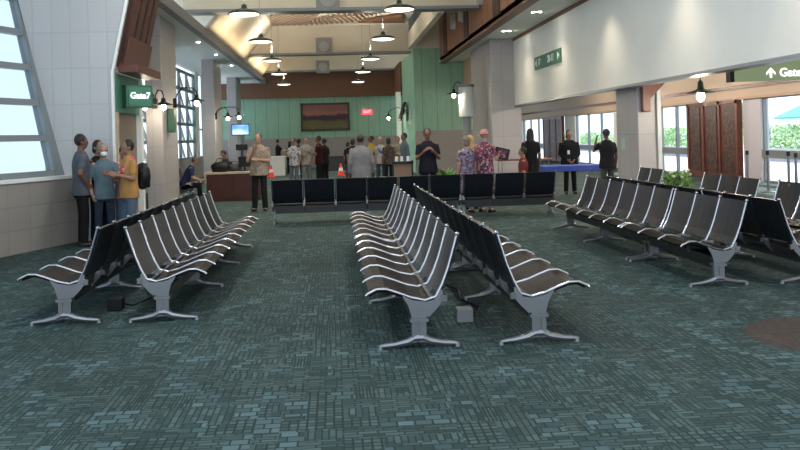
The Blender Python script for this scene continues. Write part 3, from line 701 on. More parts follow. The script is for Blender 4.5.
# ------------------------------------------------------------------ furniture
e = empty('gate_desk', (-2.75, 22.3, 0), 0, 'red-brown mahogany desk with pale top at the left beyond the benches', 'desk')
MB().box((-.68, .03, 0), (.72, .85, .72)).build('body', M_desk, e, bevel=.01)
MB().box((-.74, -.02, .72), (.78, .9, .77)).build('desk_top', mat('pale_top', (.42, .34, .24), .4), e, bevel=.005)
MB().box((-.66, .015, .06), (-.02, .035, .68)).build('front_panel', M_desk, e); MB().box((.04, .015, .06), (.70, .035, .68)).build('front_panel', M_desk, e)
def monitor(x, y, z, rz, lab, w_=.4):
    e = empty('computer_monitor', (x, y, z), rz, lab, 'monitor', 'computer monitors')
    MB().box((-w_/2, 0, .12), (w_/2, .03, .40)).build('screen', M_black, e, bevel=.004)
    MB().tube([(0, .03, .01), (0, .03, .2)], .02).build('stand', M_black, e)
    MB().cone((0, .03, 0), (0, .03, .015), .1, .1, 14).build('base', M_black, e)
monitor(-2.46, 22.75, .77, .5, 'black computer monitor in the middle of the mahogany desk', .34)
monitor(-2.25, 22.95, .77, .1, 'black computer monitor behind the middle one on the mahogany desk', .3)
e = empty('camera_tripod', (-2.65, 23.9, 0), 0, 'black tripod with camera standing behind the mahogany desk', 'tripod')
for a in (0, 2.1, 4.2): MB().tube([(0, 0, 1.05), (.35*math.cos(a), .35*math.sin(a), .0)], .015).build('leg', M_black, e)
MB().tube([(0, 0, .9), (0, 0, 1.35)], .02).build('column', M_black, e)
MB().box((-.16, -.1, 1.33), (.16, .1, 1.5)).build('camera_body', M_black, e, bevel=.02)
def bag(x, y, z, s, lab, m=M_black):
    e = empty('bag', (x, y, z), random.uniform(-.4, .4), lab, 'bag')
    mb = MB().ell((0, 0, .14*s), (.26*s, .14*s, .14*s), 16, 10); mb.box((-.2*s, -.1*s, 0), (.2*s, .1*s, .12*s)); mb.build('body', m, e, rm=.015)
    MB().tube([(-.12*s, 0, .25*s), (-.08*s, 0, .36*s), (.08*s, 0, .36*s), (.12*s, 0, .25*s)], .012).build('handle', m, e)
bag(-3.12, 22.75, .77, 1.0, 'black bag slumped on the left end of the mahogany desk')
bag(-2.75, 22.95, .77, .75, 'dark grey bag in the middle of the mahogany desk', mat('charcoal_cloth', (.05, .05, .06), .8))
e = empty('water_bottle', (-2.2, 22.6, .77), 0, 'clear water bottle on the right end of the mahogany desk', 'bottle')
MB().lathe([(.032, 0), (.035, .02), (.035, .14), (.014, .18), (.014, .2)], n=14).build('body', mat('clear_plastic', (.7, .75, .8), .15, spec=.6), e)
MB().lathe([(.016, .2), (.016, .22), (0, .22)], n=12).build('cap', M_whitebox, e)
e = empty('podium', (1.48, 18.4, 0), 0, 'light brown wooden podium with dark frame behind the black-backed benches', 'podium')
MB().box((-.20, 0, .1), (.20, .4, .98)).build('front_panel', mat('podium_wood', (.20, .125, .075), .5, var=.1), e)
fr = MB()
for x in (-.23, .20):
    fr.box((x, -.02, 0), (x+.03, .02, 1.06))
fr.box((-.24, -.03, .98), (.24, .42, 1.04)); fr.box((-.24, -.02, 0), (.24, .42, .1)); fr.build('frame', M_black, e)
for k, x in enumerate((-.16, -.04, .1)):
    MB().box((x, .05, 1.04), (x+.06, .07, 1.15)).build('card_holder', M_whitebox, e)
def counter(x0, x1, y, d, h, m, lab, top=None):
    e = empty('counter', ((x0+x1)/2, y, 0), 0, lab, 'counter'); w_ = (x1-x0)/2
    MB().box((-w_+.03, .03, 0), (w_-.03, d, h-.04)).build('body', m, e, bevel=.01); MB().box((-w_, 0, h-.04), (w_, d+.02, h)).build('counter_top', top or m, e)
counter(-2.92, -2.22, 37.0, .8, .86, M_whitebox, 'white boxy check-in counter far back at left, beside the orange cone')
counter(-2.05, -1.45, 37.3, .8, .80, M_whitebox, 'white counter partly behind the person in the patterned shirt')
counter(-.7, 1.0, 40.5, .8, .72, mat('dark_counter', (.03, .032, .035), .5), 'long dark counter against the back wall below the painting')
# blue covered table
e = empty('blue_table', (5.75, 20.0, 0), .0, 'folding table under a blue cloth in front of the far right windows', 'table')
MB().box((-.72, -.38, .73), (.72, .38, .76)).build('tabletop', M_whitebox, e)
MB().box((-.75, -.41, .64), (.75, .41, .775)).build('tablecloth', M_bluecloth, e, bevel=.015)
for sx in (-.6, .6):
    for sy in (-.3, .3): MB().tube([(sx, sy, 0), (sx*.9, sy, .73)], .014).build('leg', M_grey, e)
e = empty('side_table', (5.6, 24.5, 0), 0, 'small brown-topped table behind the blue table', 'table')
MB().box((-.8, -.35, .78), (.8, .35, .82)).build('tabletop', M_redwood, e)
for sx in (-.7, .7):
    for sy in (-.28, .28): MB().tube([(sx, sy, 0), (sx, sy, .78)], .014).build('leg', M_grey, e)
for k, (x, y) in enumerate(((-2.78, 36.0), (.21, 35.3), (.46, 31.4))):
    e = empty('traffic_cone', (x, y, 0), 0, ['orange traffic cone far back in front of the white counter', 'orange traffic cone on open carpet, left of the pair by the grey suit', 'orange and white traffic cone nearest the person in the grey suit'][k], 'traffic cone', 'orange traffic cones')
    MB().box((-.17, -.17, 0), (.17, .17, .03)).build('base', M_cone, e)
    cb = MB().lathe([(.13, .03), (.03, .52), (.0, .52)], n=16).build('cone_body', M_cone, e)
    MB().lathe([(.098, .20), (.070, .34), (.068, .34), (.095, .2)], n=16).build('reflective_band', M_conew, cb)
# stanchions right
for k, (x, y) in enumerate(((10.2, 19.9), (10.4, 19.3), (10.3, 18.2), (9.9, 17.2))):
    e = empty('stanchion', (x, y, 0), 0, 'chrome queue post by the right windows, %s from the carved screen' % ['first', 'second', 'third', 'fourth'][k], 'queue post', 'chrome queue posts')
    MB().lathe([(.17, 0), (.17, .015), (.05, .04), (.03, .05)], n=20).build('base', M_cast, e)
    MB().tube([(0, 0, .04), (0, 0, .95)], .03, 12).build('post', M_cast, e)
    MB().tube([(0, 0, .9), (0, 0, 1.0)], .04, 12).build('belt_head', M_black, e)
e = empty('dark_kiosk', (10.9, 18.1, 0), 0, 'dark blue framed kiosk at the right edge by the windows', 'kiosk')
MB().box((-.04, -.25, 0), (.04, .2, .98)).build('side_panel', mat('navy_panel', (.03, .03, .12), .5), e); MB().box((-.04, -.25, .98), (.8, .2, 1.05)).build('top', M_black, e)
# planter with white flowers
e = empty('flower_planter', (5.9, 14.0, 0), 0, 'grey planter of green foliage with white blooms in the last right row', 'planter')
MB().lathe([(.22, 0), (.28, .5), (.3, .52), (.26, .52), (.24, .45), (0, .45)], n=20).build('pot', M_speaker, e)
def foliage(n_, rx, ry, z0, z1, size, seed):
    r = random.Random(seed); mb = MB()
    for i in range(n_):
        a = r.uniform(0, 2*PI); q = math.sqrt(r.random()); z = r.uniform(z0, z1); k = 1-.5*abs((z-z0)/(z1-z0)-.45)
        c = Vector((rx*q*k*math.cos(a), ry*q*k*math.sin(a), z)); d = Vector((r.gauss(0, 1), r.gauss(0, 1), r.gauss(.3, 1))).normalized()
        u = d.orthogonal().normalized()*size*.35
        mb.add([c-d*size, c+u, c+d*size, c-u], [(0, 1, 2, 3)])
    return mb
foliage(500, .27, .3, .46, .84, .055, 3).build('foliage', M_leaf, e)
mb = MB(); r = random.Random(5)
for i in range(26):
    a = r.uniform(0, 6.3); q = math.sqrt(r.random())*.22; mb.ell((q*math.cos(a), q*math.sin(a), r.uniform(.76, .88)), (.03, .03, .025), 6, 4)
mb.build('flowers', M_flower, e)['kind'] = 'stuff'
# potted plant behind benches, centre right
e = empty('potted_plant', (2.6, 19.4, 0), 0, 'potted green palm behind the black-backed bench, left of the floral shirt', 'potted plant')
MB().lathe([(.15, 0), (.2, .35), (.17, .35), (0, .32)], n=16).build('pot', mat('ochre_pot', (.35, .22, .1), .6), e)
mb = MB(); r = random.Random(9)
for i in range(34):
    a = r.uniform(0, 6.3); ln = r.uniform(.5, .8); pts = []
    for k in range(6):
        t = k/5; pts.append(Vector((math.cos(a)*.34*t*t, math.sin(a)*.34*t*t, .33+ln*(t-.35*t*t))))
    sd = Vector((-math.sin(a), math.cos(a), 0))*.03
    for k in range(5):
        w0 = math.sin(PI*(k+.3)/5.6); w1 = math.sin(PI*(k+1.3)/5.6)
        mb.add([pts[k]-sd*w0, pts[k]+sd*w0, pts[k+1]+sd*w1, pts[k+1]-sd*w1], [(0, 1, 2, 3)])
mb.build('fronds', M_leaf, e)

# ------------------------------------------------------------------ outside right
struct(MB().box((12.4, -2, -.12), (70, 90, -.02)).build('patio_ground', mat('patio_concrete', (.55, .53, .56), .8, var=.05)))
struct(MB().box((20, -2, -.02), (20.3, 90, .55)).build('patio_parapet', mat('parapet_grey', (.42, .42, .46), .8)))
r = random.Random(21)
for k in range(9):
    y = 14+k*7.6
    e = empty('hedge', (21.6, y, 0), 0, None, 'hedge', 'leafy hedge shrubs outside the right windows')
    e['label'] = 'pale green leafy hedge shrub outside, %s along the low grey wall from the right edge' % ['first', 'second', 'third', 'fourth', 'fifth', 'sixth', 'seventh', 'eighth', 'ninth'][k]
    hz = r.uniform(1.35, 1.65)
    foliage(1500, 1.1, 3.7, .1, hz, .16, 30+k).build('foliage', M_leaf2, e)
    mb = MB()
    for i in range(40): mb.ell((r.uniform(-.9, .6), r.uniform(-3.4, 3.4), hz*r.uniform(.75, 1.0)), (.06, .06, .06), 6, 4)
    mb.build('flowers', M_flower, e)['kind'] = 'stuff'
for k, (x, y, h) in enumerate(((27, 40, 2.7), (29, 58, 3.2), (28, 75, 3.2))):
    e = empty('garden_tree', (x, y, 0), 0, ['small loose green tree outside the rightmost window', 'dark green tree outside the window next to the pier', 'tree outside the distant aisle windows'][k], 'tree')
    MB().tube([(0, 0, 0), (0, 0, h*.6)], .12).build('trunk', mat('bark', (.12, .08, .05), .9), e)
    fo = foliage(900, 1.5, 1.7, 1.0, h, .2, 60+k).build('crown', M_leaf, e)
e = empty('distant_building', (60, 96, 0), 0, 'low distant building with teal roof beyond the hedges', 'building')
MB().box((0, -9, 0), (6, 12, 2.6)).build('wall', M_white, e); MB().prism([(-.5, -9.5, 2.5), (-.5, 12.5, 2.5), (3, 12.5, 4), (3, -9.5, 4)], (0, 0, .2)).build('roof', mat('teal_roof', (.12, .42, .38), .6), e)
e = empty('patio_chair', (14.6, 29.2, 0), .6, 'white chair on the patio outside the window beside the carved screen', 'chair')
MB().box((-.25, -.25, .42), (.25, .25, .46)).build('seat', M_white, e); MB().box((-.25, .21, .46), (.25, .25, .9)).build('backrest', M_white, e)
for sx in (-.22, .22):
    for sy in (-.22, .22): MB().box((sx-.02, sy-.02, 0), (sx+.02, sy+.02, .42)).build('leg', M_white, e)
c = copy_tree(e); c.location = (15.6, 30.6, 0); c['label'] = 'second white patio chair, farther from the carved screen'; c.rotation_euler.z = 2.2
for o in (e, c): o['group'] = 'white patio chairs'
e = empty('patio_table', (14.8, 24.2, 0), 0, 'white round patio table outside the rightmost window', 'table')
MB().cone((0, 0, .70), (0, 0, .74), .5, .5, 24).build('tabletop', M_white, e); MB().tube([(0, 0, .03), (0, 0, .7)], .04).build('post', M_white, e); MB().cone((0, 0, 0), (0, 0, .03), .25, .2, 18).build('base', M_white, e)

# ------------------------------------------------------------------ people
SK = {'tan': (.30, .155, .10), 'brown': (.16, .078, .048), 'light': (.38, .22, .155)}
def v3(*a): return Vector(a)
def person(name_label, x, y, rz, h=1.7, skin='tan', hair='short', hairc=(.012, .01, .009), top=(.1, .1, .1), topm=None, sleeve='short', bottom=(.02, .022, .03), botm=None,
           R='down', Lh='down', pose='stand', lean=0., look=0., dress=0., jacket=False, wide=1., vox=.012, z0=0., nod=0., shoes=(.015, .014, .014)):
    s = h/1.75
    e = empty('person', (x, y, z0), rz, name_label, 'person')
    msk = mat('skin_'+skin, SK[skin], .55, var=.06, vscale=12)
    top = tuple(c*.72 for c in top); bottom = tuple(c*.75 for c in bottom)
    mtop = topm or mat('cloth_%.2f_%.2f_%.2f' % top, top, .9, spec=.12, var=.12, vscale=9)
    mbot = botm or mat('cloth_%.2f_%.2f_%.2f' % bottom, bottom, .9, spec=.12, var=.12, vscale=9)
    hipz = .91; sit = pose == 'sit'
    if sit: hipz = .55
    dz = hipz-.91
    def T(z): return z+dz
    Rl = Matrix.Rotation(-lean, 3, 'X'); hp = v3(0, 0, hipz)
    def up(p): return (Rl @ (Vector(p)-hp)) + hp          # leaning upper body
    Hc = v3(0, .015, T(1.635)); Rh = Matrix.Rotation(look, 3, 'Z') @ Matrix.Rotation(-nod, 3, 'X')
    def hd(p): return up(Hc + Rh @ Vector(p))
    # joints
    J = {}
    for sd, n_, spec in ((1, 'R', R), (-1, 'L', Lh)):
        sh = v3(sd*.168*wide, 0, T(1.395))
        D = {'down': ((.055, -.02, -.285), (.065, .05, -.53)), 'relaxed': ((.07, -.03, -.28), (.05, .12, -.50)),
             'front': ((.05, -.02, -.28), (-.07, .21, -.26)), 'crossed': ((.04, .03, -.27), (-.16, .20, -.23)), 'phone': ((.05, .06, -.27), (-.09, .26, -.12)),
             'face': ((.03, .12, -.25), (-.11, .17, .04)), 'reach': ((.06, .16, -.22), (.03, .39, -.18)), 'up': ((.08, .16, -.16), (-.02, .22, .10)),
             'hip': ((.14, -.06, -.25), (.03, .06, -.42)), 'hold': ((.07, .04, -.27), (.0, .26, -.2)), 'back': ((.07, -.10, -.26), (-.04, -.16, -.46)), 'clasp': ((.05, .0, -.28), (-.12, .15, -.45))}[spec]
        el = sh + v3(sd*D[0][0], D[0][1], D[0][2]); wr = sh + v3(sd*D[1][0], D[1][1], D[1][2])
        J[n_] = (up(sh), up(el), up(wr), sd)
    legs = {}
    for sd, n_ in ((1, 'R'), (-1, 'L')):
        hp_ = v3(sd*.09, 0, hipz)
        if sit: kn = v3(sd*.13, .43, .50); an = v3(sd*.13, .46, .085)
        else:
            st = {'stand': (.0, .0), 'stride': (.14*sd, 0), 'shift': (.05*sd, .03)}[pose if pose in ('stand', 'stride', 'shift') else 'stand']
            kn = v3(sd*.105, st[0]*.6+.02, .49); an = v3(sd*.12, st[0], .085)
        legs[n_] = (hp_, kn, an)
    tors = [(.84, .150, .10), (.93, .165, .118), (1.04, .148, .105), (1.14, .15, .108), (1.27, .165, .115), (1.35, .168, .105), (1.42, .142, .085), (1.475, .075, .06)]
    b = MB()
    b.loft([(0, 0, 0, 0, 0)][:0] + [(0, 0, T(z), rx*wide, ry*wide) for z, rx, ry in tors], 18)
    b.v = [tuple(up(p)) for p in b.v]
    b.capsule(up((0, -.005, T(1.45))), up((0, .005, T(1.57))), .056, .052)
    q = MB(); q.ell((0, 0, .02), (.074, .092, .105), 18, 14); q.ell((0, .022, -.062), (.052, .062, .052), 14, 10); q.ell((0, .088, -.012), (.013, .020, .024), 8, 6); q.ell((0, .095, -.028), (.016, .012, .010), 8, 6)
    for sd in (-1, 1): q.ell((sd*.077, -.008, -.005), (.011, .02, .032), 8, 8); q.ell((sd*.03, .078, .030), (.022, .014, .008), 8, 6)
    q.ell((0, .082, -.058), (.024, .012, .007), 8, 6)
    b.add([hd(p) for p in q.v], q.f)
    for n_ in 'RL':
        sh, el, wr, sd = J[n_]
        b.capsule(sh, el, .052, .041); b.capsule(el, wr, .042, .027)
        d = (wr-el).normalized()
        inn = v3(-sd, 0, 0); inn = (inn-d*inn.dot(d)).normalized()   # palm normal
        ax = d.cross(inn).normalized()
        if ax.y < 0 and abs(d.z) > .6: ax = -ax
        pc = wr + d*.05
        for k in range(4):
            a = wr + ax*(.03-.02*k)*.6; kn_ = wr + d*.092 + ax*(.033-.022*k)
            b.capsule(a, kn_, .015, .0125, 8)
            Lk_ = (.040, .045, .042, .032)[k]
            m1 = kn_ + (d*.9+inn*.35).normalized()*Lk_; m2 = m1 + (d*.6+inn*.8).normalized()*Lk_*.8
            b.capsule(kn_, m1, .0115, .0105, 8); b.capsule(m1, m2, .0105, .0095, 8)
        t1 = wr+d*.03+ax*.028; t2 = t1+(d*.6+ax*.7+inn*.4).normalized()*.042; t3 = t2+(d*.9+inn*.35).normalized()*.032
        b.capsule(t1, t2, .014, .012, 8); b.capsule(t2, t3, .012, .0105, 8)
        hp_, kn, an = legs[n_]
        b.capsule(hp_, kn, .080, .052); b.capsule(kn, kn+(an-kn)*.35, .052, .055); b.capsule(kn+(an-kn)*.35, an, .055, .036)
        b.capsule(an-v3(0, .02, .03), an+v3(sd*.015, .13, -.05), .034, .028)
    sc = lambda p: p*s
    b.build('body', msk, e, rm=vox*s, sm_it=2, xf=sc)
    # eyes and mouth
    for sd in (-1, 1):
        t = MB().ell(hd((sd*.030, .083, .012)), (.010, .008, .007), 8, 6); t.build('eye', M_black, e, xf=sc, smooth=True)
    MB().ell(hd((0, .094, -.060)), (.020, .006, .004), 8, 6).build('mouth', mat('lips', (.25, .08, .07), .5), e, xf=sc, smooth=True)
    # shirt
    t = MB(); zl = .80 if not jacket else .74
    rings = [(zl, .190, .142), (.93, .186, .138), (1.04, .168, .124), (1.14, .168, .124), (1.27, .180, .130), (1.35, .184, .12), (1.42, .158, .10), (1.465, .108, .080), (1.495, .078, .068)]
    if sit: rings[0] = (.87, .17, .125)
    t.loft([(0, 0, T(z), rx*wide, ry*wide) for z, rx, ry in rings], 20); t.v = [tuple(up(p)) for p in t.v]
    for n_ in 'RL':
        sh, el, wr, sd = J[n_]
        if sleeve == 'short': t.capsule(sh+(el-sh)*.06, sh+(el-sh)*.62, .060, .060)
        elif sleeve == 'long': t.capsule(sh+(el-sh)*.05, el, .062, .055); t.cone(el, wr, .057, .044, 14); t.ell(el, (.057,)*3)
    t.build('jacket' if jacket else 'shirt', mtop, e, rm=.013*s, sm_it=3, xf=sc)
    # trousers / skirt
    t = MB()
    t.loft([(0, 0, T(.76), .15*wide, .11*wide), (0, 0, T(.86), .168*wide, .122*wide), (0, 0, T(.97), .162*wide, .118*wide)], 18)
    if dress:
        t.loft([(0, 0, dress, .24, .2), (0, 0, .6, .21, .17), (0, 0, .9, .17, .125)], 20)
    else:
        for n_ in 'RL':
            hp_, kn, an = legs[n_]; t.capsule(hp_-v3(0,0,.03), kn, .088, .070); t.cone(kn, an+v3(0, 0, -.02), .072, .062, 14); t.ell(kn, (.072,)*3)
    t.build('skirt' if dress else 'trousers', mtop if dress else mbot, e, rm=.014*s, sm_it=3, xf=sc)
    # shoes
    for n_ in 'RL':
        hp_, kn, an = legs[n_]; sd = 1 if n_ == 'R' else -1
        t = MB(); t.ell(an+v3(0, -.02, -.045), (.042, .055, .045)); t.ell(an+v3(sd*.012, .09, -.052), (.046, .10, .034)); t.box(an+v3(-.035, -.06, -.085), an+v3(.035, .1, -.06))
        t.build('shoe', mat('shoe_dark', shoes, .5), e, rm=.014, sm_it=2, xf=sc)
    # hair
    mh = mat('hair_%.2f_%.2f_%.2f' % hairc, hairc, .6, var=.3, vscale=30)
    if hair != 'bald':
        t = MB()
        if hair in ('short', 'long', 'mid', 'bun'):
            t.ell((0, -.020, .036), (.086, .094, .104), 18, 12)
        if hair == 'mid': t.ell((0, -.045, -.03), (.088, .06, .09), 14, 10)
        if hair == 'long':
            t.ell((0, -.05, -.06), (.09, .055, .13), 14, 10); t.ell((0, -.075, -.2), (.085, .035, .15), 14, 10)
            for sd in (-1, 1): t.ell((sd*.075, -.01, -.10), (.025, .04, .13), 10, 8)
        if hair == 'bun': t.ell((0, -.11, .05), (.045, .045, .045), 10, 8)
        if hair in ('cap', 'hat'):
            t.ell((0, -.012, .045), (.090, .104, .095), 18, 12)
        if t.v:
            t.v = [tuple(hd(p)) for p in t.v]; hb = t.build('cap' if hair == 'cap' else ('hat' if hair == 'hat' else 'hair'), mh, e, rm=.010*s, sm_it=2, xf=sc)
        if hair == 'cap':
            t = MB().ell((0, .115, .045), (.065, .07, .012), 14, 6); t.v = [tuple(hd(p)) for p in t.v]; t.build('cap_brim', mh, hb, xf=sc)
        if hair == 'hat':
            t = MB().ell((0, 0, .03), (.16, .17, .012), 20, 6); t.v = [tuple(hd(p)) for p in t.v]; t.build('hat_brim', mh, hb, xf=sc)
    return e, hd, up, J, s
def lei(P, m, name='flower_lei', drop=.22):
    e, hd, up, J, s = P; t = MB(); pts = []
    for k in range(20):
        a = 2*PI*k/20; c = math.cos(a); pts.append(up((.10*math.sin(a)*1.1, .02+.12*c if c > 0 else .06*c, 1.44-(drop*c if c > 0 else 0)))*s)
    for p in pts: t.ell(p, (.035, .035, .035), 8, 6)
    t.build(name, m, e, smooth=True)
M_red = mat_pattern('red_flower', [(.5, .02, .03), (.75, .1, .1), (.8, .5, .5)], 40)
M_purpf = mat_pattern('floral_purple', [(.17, .14, .20), (.06, .04, .10), (.30, .27, .32), (.13, .06, .12), (.2, .18, .24)], 34)
M_pinkf = mat_pattern('floral_pink', [(.26, .06, .11), (.06, .02, .04), (.38, .25, .28), (.20, .04, .07), (.04, .03, .05)], 28)
M_whitep = mat_pattern('white_patterned', [(.5, .5, .52), (.58, .58, .6), (.2, .18, .25), (.5, .5, .52)], 22)
M_camo = mat_pattern('tan_print', [(.27, .20, .15), (.31, .24, .19), (.20, .15, .11)], 34)
N = PI       # facing the camera
# left group by the window wall
person('person in a grey short-sleeved polo and dark trousers leaning at the left wall corner', -4.02, 13.5, -1.15, 1.76, 'brown', 'short', top=(.13, .145, .17), R='hip', Lh='hip', bottom=(.018, .018, .02), wide=1.08)
person('dark-haired person in dark clothes standing between the grey polo and the white face mask', -3.86, 13.88, -2.2, 1.66, 'tan', 'mid', top=(.03, .03, .035), bottom=(.02, .022, .03), R='front', Lh='front')
P = person('person in a white face mask and blue-grey shirt in the left group', -3.69, 13.55, -2.7, 1.60, 'light', 'short', (.22, .22, .22), top=(.16, .24, .28), bottom=(.035, .05, .08), R='relaxed', Lh='reach')
m_ = MB().ell((0, .070, -.045), (.058, .045, .045), 14, 10); m_.v = [tuple(P[1](p)*P[4]) for p in m_.v]; m_.build('face_mask', mat('mask_white', (.75, .8, .82), .7), P[0], smooth=True)
P = person('person with a red flower lei in the left group, partly behind the yellow shirt', -3.44, 13.85, -2.6, 1.56, 'light', 'short', (.1, .06, .04), top=(.55, .35, .33), R='front', Lh='front', bottom=(.12, .17, .25)); lei(P, M_red)
P = person('person in a yellow-orange shirt, jeans and lei carrying a black backpack at left', -3.22, 13.25, 2.2, 1.65, 'tan', 'short', top=(.62, .33, .12), bottom=(.13, .19, .27), R='hold', Lh='hold', wide=1.05); lei(P, M_red)
bp = MB().ell((0.10, -.26, 1.08), (.17, .12, .22), 14, 10); bp.box((-.02, -.34, .90), (.22, -.17, 1.2)); 
ob = bp.build('backpack', M_black, None, rm=.015); ob.location = (-3.22, 13.25, 0); ob.rotation_euler.z = 2.2; tag(ob, 'black backpack on the back of the person in the yellow-orange shirt', 'backpack')
# man in tan shirt
P = person('person in tan shirt and dark trousers, hand at mouth, beside the desk', -1.73, 18.95, N-.15, 1.75, 'light', 'short', (.07, .06, .055), topm=M_camo, bottom=(.018, .022, .02), R='face', Lh='crossed', wide=1.15)
# seated
person('seated person in a dark blue shirt leaning towards the mahogany desk', -4.22, 23.45, -1.45, 1.68, 'light', 'short', (.10, .07, .06), top=(.03, .05, .14), pose='sit', lean=.45, R='reach', Lh='reach', z0=-.09, bottom=(.02, .02, .03))
person('person in dark clothes sitting behind the mahogany desk, head bowed', -3.15, 24.7, 2.6, 1.7, 'tan', 'short', (.05, .04, .04), top=(.05, .05, .055), pose='sit', lean=.25, R='clasp', Lh='clasp', nod=.4)
# far counter people
vf = .016
person('person in black at far left behind the white counter, the taller of the two', -2.62, 38.4, -1.2, 1.60, 'tan', top=(.02, .02, .025), R='reach', Lh='reach', vox=vf)
person('person in black with long hair behind the white counter, right of the two', -2.12, 38.9, .8, 1.50, 'tan', 'long', top=(.015, .015, .018), R='front', Lh='down', vox=vf)
person('person in a white patterned shirt and grey jeans standing behind the benches', -1.34, 27.0, N-.4, 1.62, 'tan', topm=M_whitep, bottom=(.16, .19, .22), R='front', Lh='down', vox=vf)
person('person in dark clothes just behind the one in the white patterned shirt', -1.22, 28.0, .3, 1.62, 'brown', top=(.03, .03, .05), vox=vf)
person('person in a pale beige shirt and light trousers in the middle of the standing trio', -.95, 27.2, N+.1, 1.65, 'light', top=(.46, .43, .38), bottom=(.24, .24, .24), R='front', Lh='relaxed', vox=vf)
P = person('person in black with a dark red top, rightmost of the trio behind the benches', -.53, 27.1, 1.3, 1.68, 'brown', top=(.05, .012, .015), bottom=(.012, .012, .014), R='hold', Lh='hold', vox=vf)
person('person in black close behind the one in the dark red top', -.36, 27.6, .9, 1.60, 'brown', top=(.014, .014, .016), bottom=(.012, .012, .014), vox=vf)
person('small dark-haired person in dark clothes left of the grey suit, nearer the cones', .46, 30.2, -.8, 1.44, 'tan', 'mid', top=(.015, .015, .02), bottom=(.10, .08, .07), vox=vf)
person('dark-haired person in black peeking out behind the grey suit', .60, 28.4, -.3, 1.55, 'tan', 'mid', top=(.02, .02, .022), vox=vf)
person('person in a light grey suit jacket seen from behind, back to the camera', .55, 18.1, .1, 1.66, 'brown', 'short', (.02, .018, .018), top=(.25, .25, .26), jacket=True, sleeve='long', bottom=(.03, .03, .035), wide=1.22, vox=.013)
person('person in a yellow shirt right of the grey suit', 1.17, 27.0, 1.8, 1.64, 'brown', 'short', top=(.60, .42, .05), bottom=(.03, .04, .07), R='front', Lh='front', vox=vf)
P = person('person in a white shirt with a purple lei right of the yellow shirt', 1.46, 26.9, N+.2, 1.58, 'light', 'short', (.3, .27, .25), top=(.6, .58, .58), bottom=(.06, .08, .12), R='down', Lh='front', vox=vf); lei(P, mat('purple_flower', (.15, .08, .35), .7))
person('person in black patterned clothes standing just left of the podium', 1.70, 26.6, .4, 1.55, 'brown', 'mid', topm=mat_pattern('dark_print', [(.02, .02, .02), (.05, .04, .03), (.1, .07, .04)], 25), bottom=(.015, .015, .018), vox=vf)
person('person in an olive-beige shirt behind the podium', 2.02, 26.8, N, 1.58, 'light', 'short', top=(.30, .28, .20), R='front', Lh='front', bottom=(.1, .1, .1), vox=vf)
person('person in a blue-grey jacket behind the podium, by the pale green wall corner', 2.02, 24.2, 1.9, 1.68, 'brown', 'short', top=(.10, .14, .17), sleeve='long', bottom=(.05, .06, .08), vox=vf)
# right side
P = person('person in a black polo and trousers with both hands raised to the chest', 1.96, 17.6, N, 1.74, 'brown', 'short', top=(.018, .018, .022), bottom=(.014, .014, .018), R='phone', Lh='phone', wide=1.1)
MB().box((.05, .13, 1.26), (.11, .136, 1.29)).build('name_badge', mat('badge', (.5, .5, .5), .4), P[0])
person('person in a purple-grey floral dress with grey hair behind the benches', 2.66, 16.75, .5, 1.55, 'light', 'mid', (.15, .12, .10), topm=M_purpf, dress=.35, R='front', Lh='down', wide=1.1)
person('person with long golden hair between the two floral outfits', 2.88, 17.6, .2, 1.57, 'light', 'long', (.42, .26, .10), top=(.4, .3, .2), bottom=(.1, .1, .12))
P = person('person in a pink floral dress and pinkish hat holding a black picture frame', 3.04, 16.8, -.75, 1.68, 'light', 'hat', (.45, .22, .20), topm=M_pinkf, dress=.35, R='hold', Lh='hold', wide=1.12)
e = empty('picture_frame', (3.42, 16.9, 1.18), -.25, 'black picture frame with a photo, held by the person in the pink floral dress', 'picture frame')
MB().box((-.15, -.01, -.12), (.15, .01, .12)).build('frame', M_black, e); MB().box((-.09, -.014, -.08), (.09, -.009, .08)).build('photo', M_pinkf, e); e.rotation_euler = (0, .25, -.2)
person('person with long dark hair in black standing with back turned, right of the pier', 4.64, 19.5, .2, 1.68, 'brown', 'long', top=(.012, .012, .015), bottom=(.012, .012, .015), dress=.3, wide=1.05)
person('seated person in a dull red top beside the person with long dark hair', 4.34, 19.0, 1.4, 1.62, 'tan', 'short', top=(.22, .05, .06), pose='sit', R='clasp', Lh='clasp', z0=-.03)
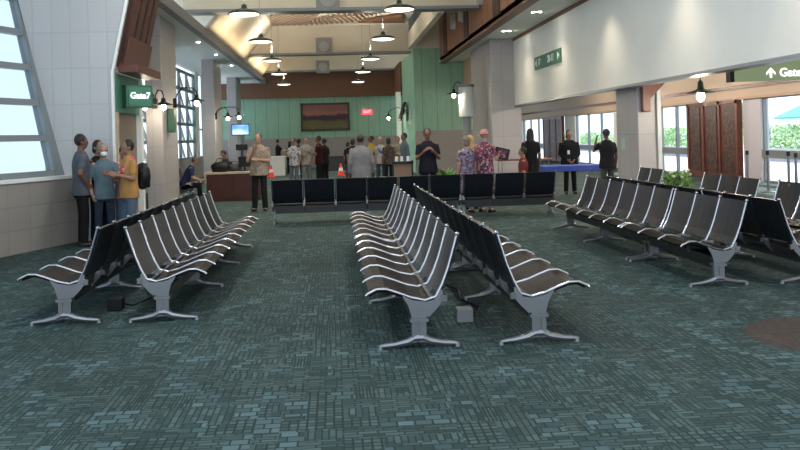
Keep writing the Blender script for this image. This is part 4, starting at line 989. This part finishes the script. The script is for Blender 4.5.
P = person('person in black with a badge standing behind the blue table', 5.98, 20.9, N, 1.62, 'tan', 'mid', (.05, .035, .03), top=(.010, .010, .012), sleeve='long', bottom=(.02, .02, .02), R='clasp', Lh='clasp', wide=1.3)
MB().box((.03, .15, 1.02), (.09, .156, 1.12)).build('name_badge', M_whitebox, P[0])
person('person in a dark navy shirt and cap with a raised hand, beside the tiled pier', 6.17, 18.5, .15, 1.62, 'brown', 'cap', (.05, .05, .06), top=(.03, .032, .045), bottom=(.09, .085, .08), R='down', Lh='up', wide=1.12)
# chairs for the seated people
def stool(x, y, rz, lab):
    e = empty('chair', (x, y, 0), rz, lab, 'chair', 'plain black chairs'); MB().box((-.22, -.2, .40), (.22, .24, .44)).build('seat', M_vinyl, e, bevel=.01)
    MB().box((-.22, -.23, .52), (.22, -.2, .85)).build('backrest', M_vinyl, e, bevel=.01)
    for sx in (-.2, .2):
        MB().box((sx-.012, .2, 0), (sx+.012, .224, .4)).build('leg', M_beam, e); MB().box((sx-.012, -.225, 0), (sx+.012, -.2, .6)).build('leg', M_beam, e)
stool(-3.15, 24.7, 2.6, 'plain black chair behind the mahogany desk'); stool(4.34, 19.0, 1.4, 'plain black chair under the person in the dull red top')

# ------------------------------------------------------------------ world & light
o = light('SUN', (20, 10, 30), 3.2, (1, .97, .9), rot=(-.35, .75, 0), name='sun'); o.data.angle = .02
w = bpy.data.worlds.new('sky'); S.world = w; w.use_nodes = True; nt = w.node_tree
bg = nt.nodes['Background']; tc = nt.nodes.new('ShaderNodeTexCoord'); sp = nt.nodes.new('ShaderNodeSeparateXYZ'); rp_ = nt.nodes.new('ShaderNodeValToRGB')
nt.links.new(tc.outputs['Generated'], sp.inputs[0]); nt.links.new(sp.outputs['Z'], rp_.inputs[0])
rp_.color_ramp.elements[0].color = (.80, .90, 1, 1); rp_.color_ramp.elements[1].color = (.62, .78, 1, 1)
nt.links.new(rp_.outputs[0], bg.inputs[0]); bg.inputs[1].default_value = .66
S.view_settings.view_transform = 'Standard'; S.view_settings.look = 'None'; S.view_settings.gamma = 1; S.view_settings.exposure = 1.6
S.view_settings.use_curve_mapping = False
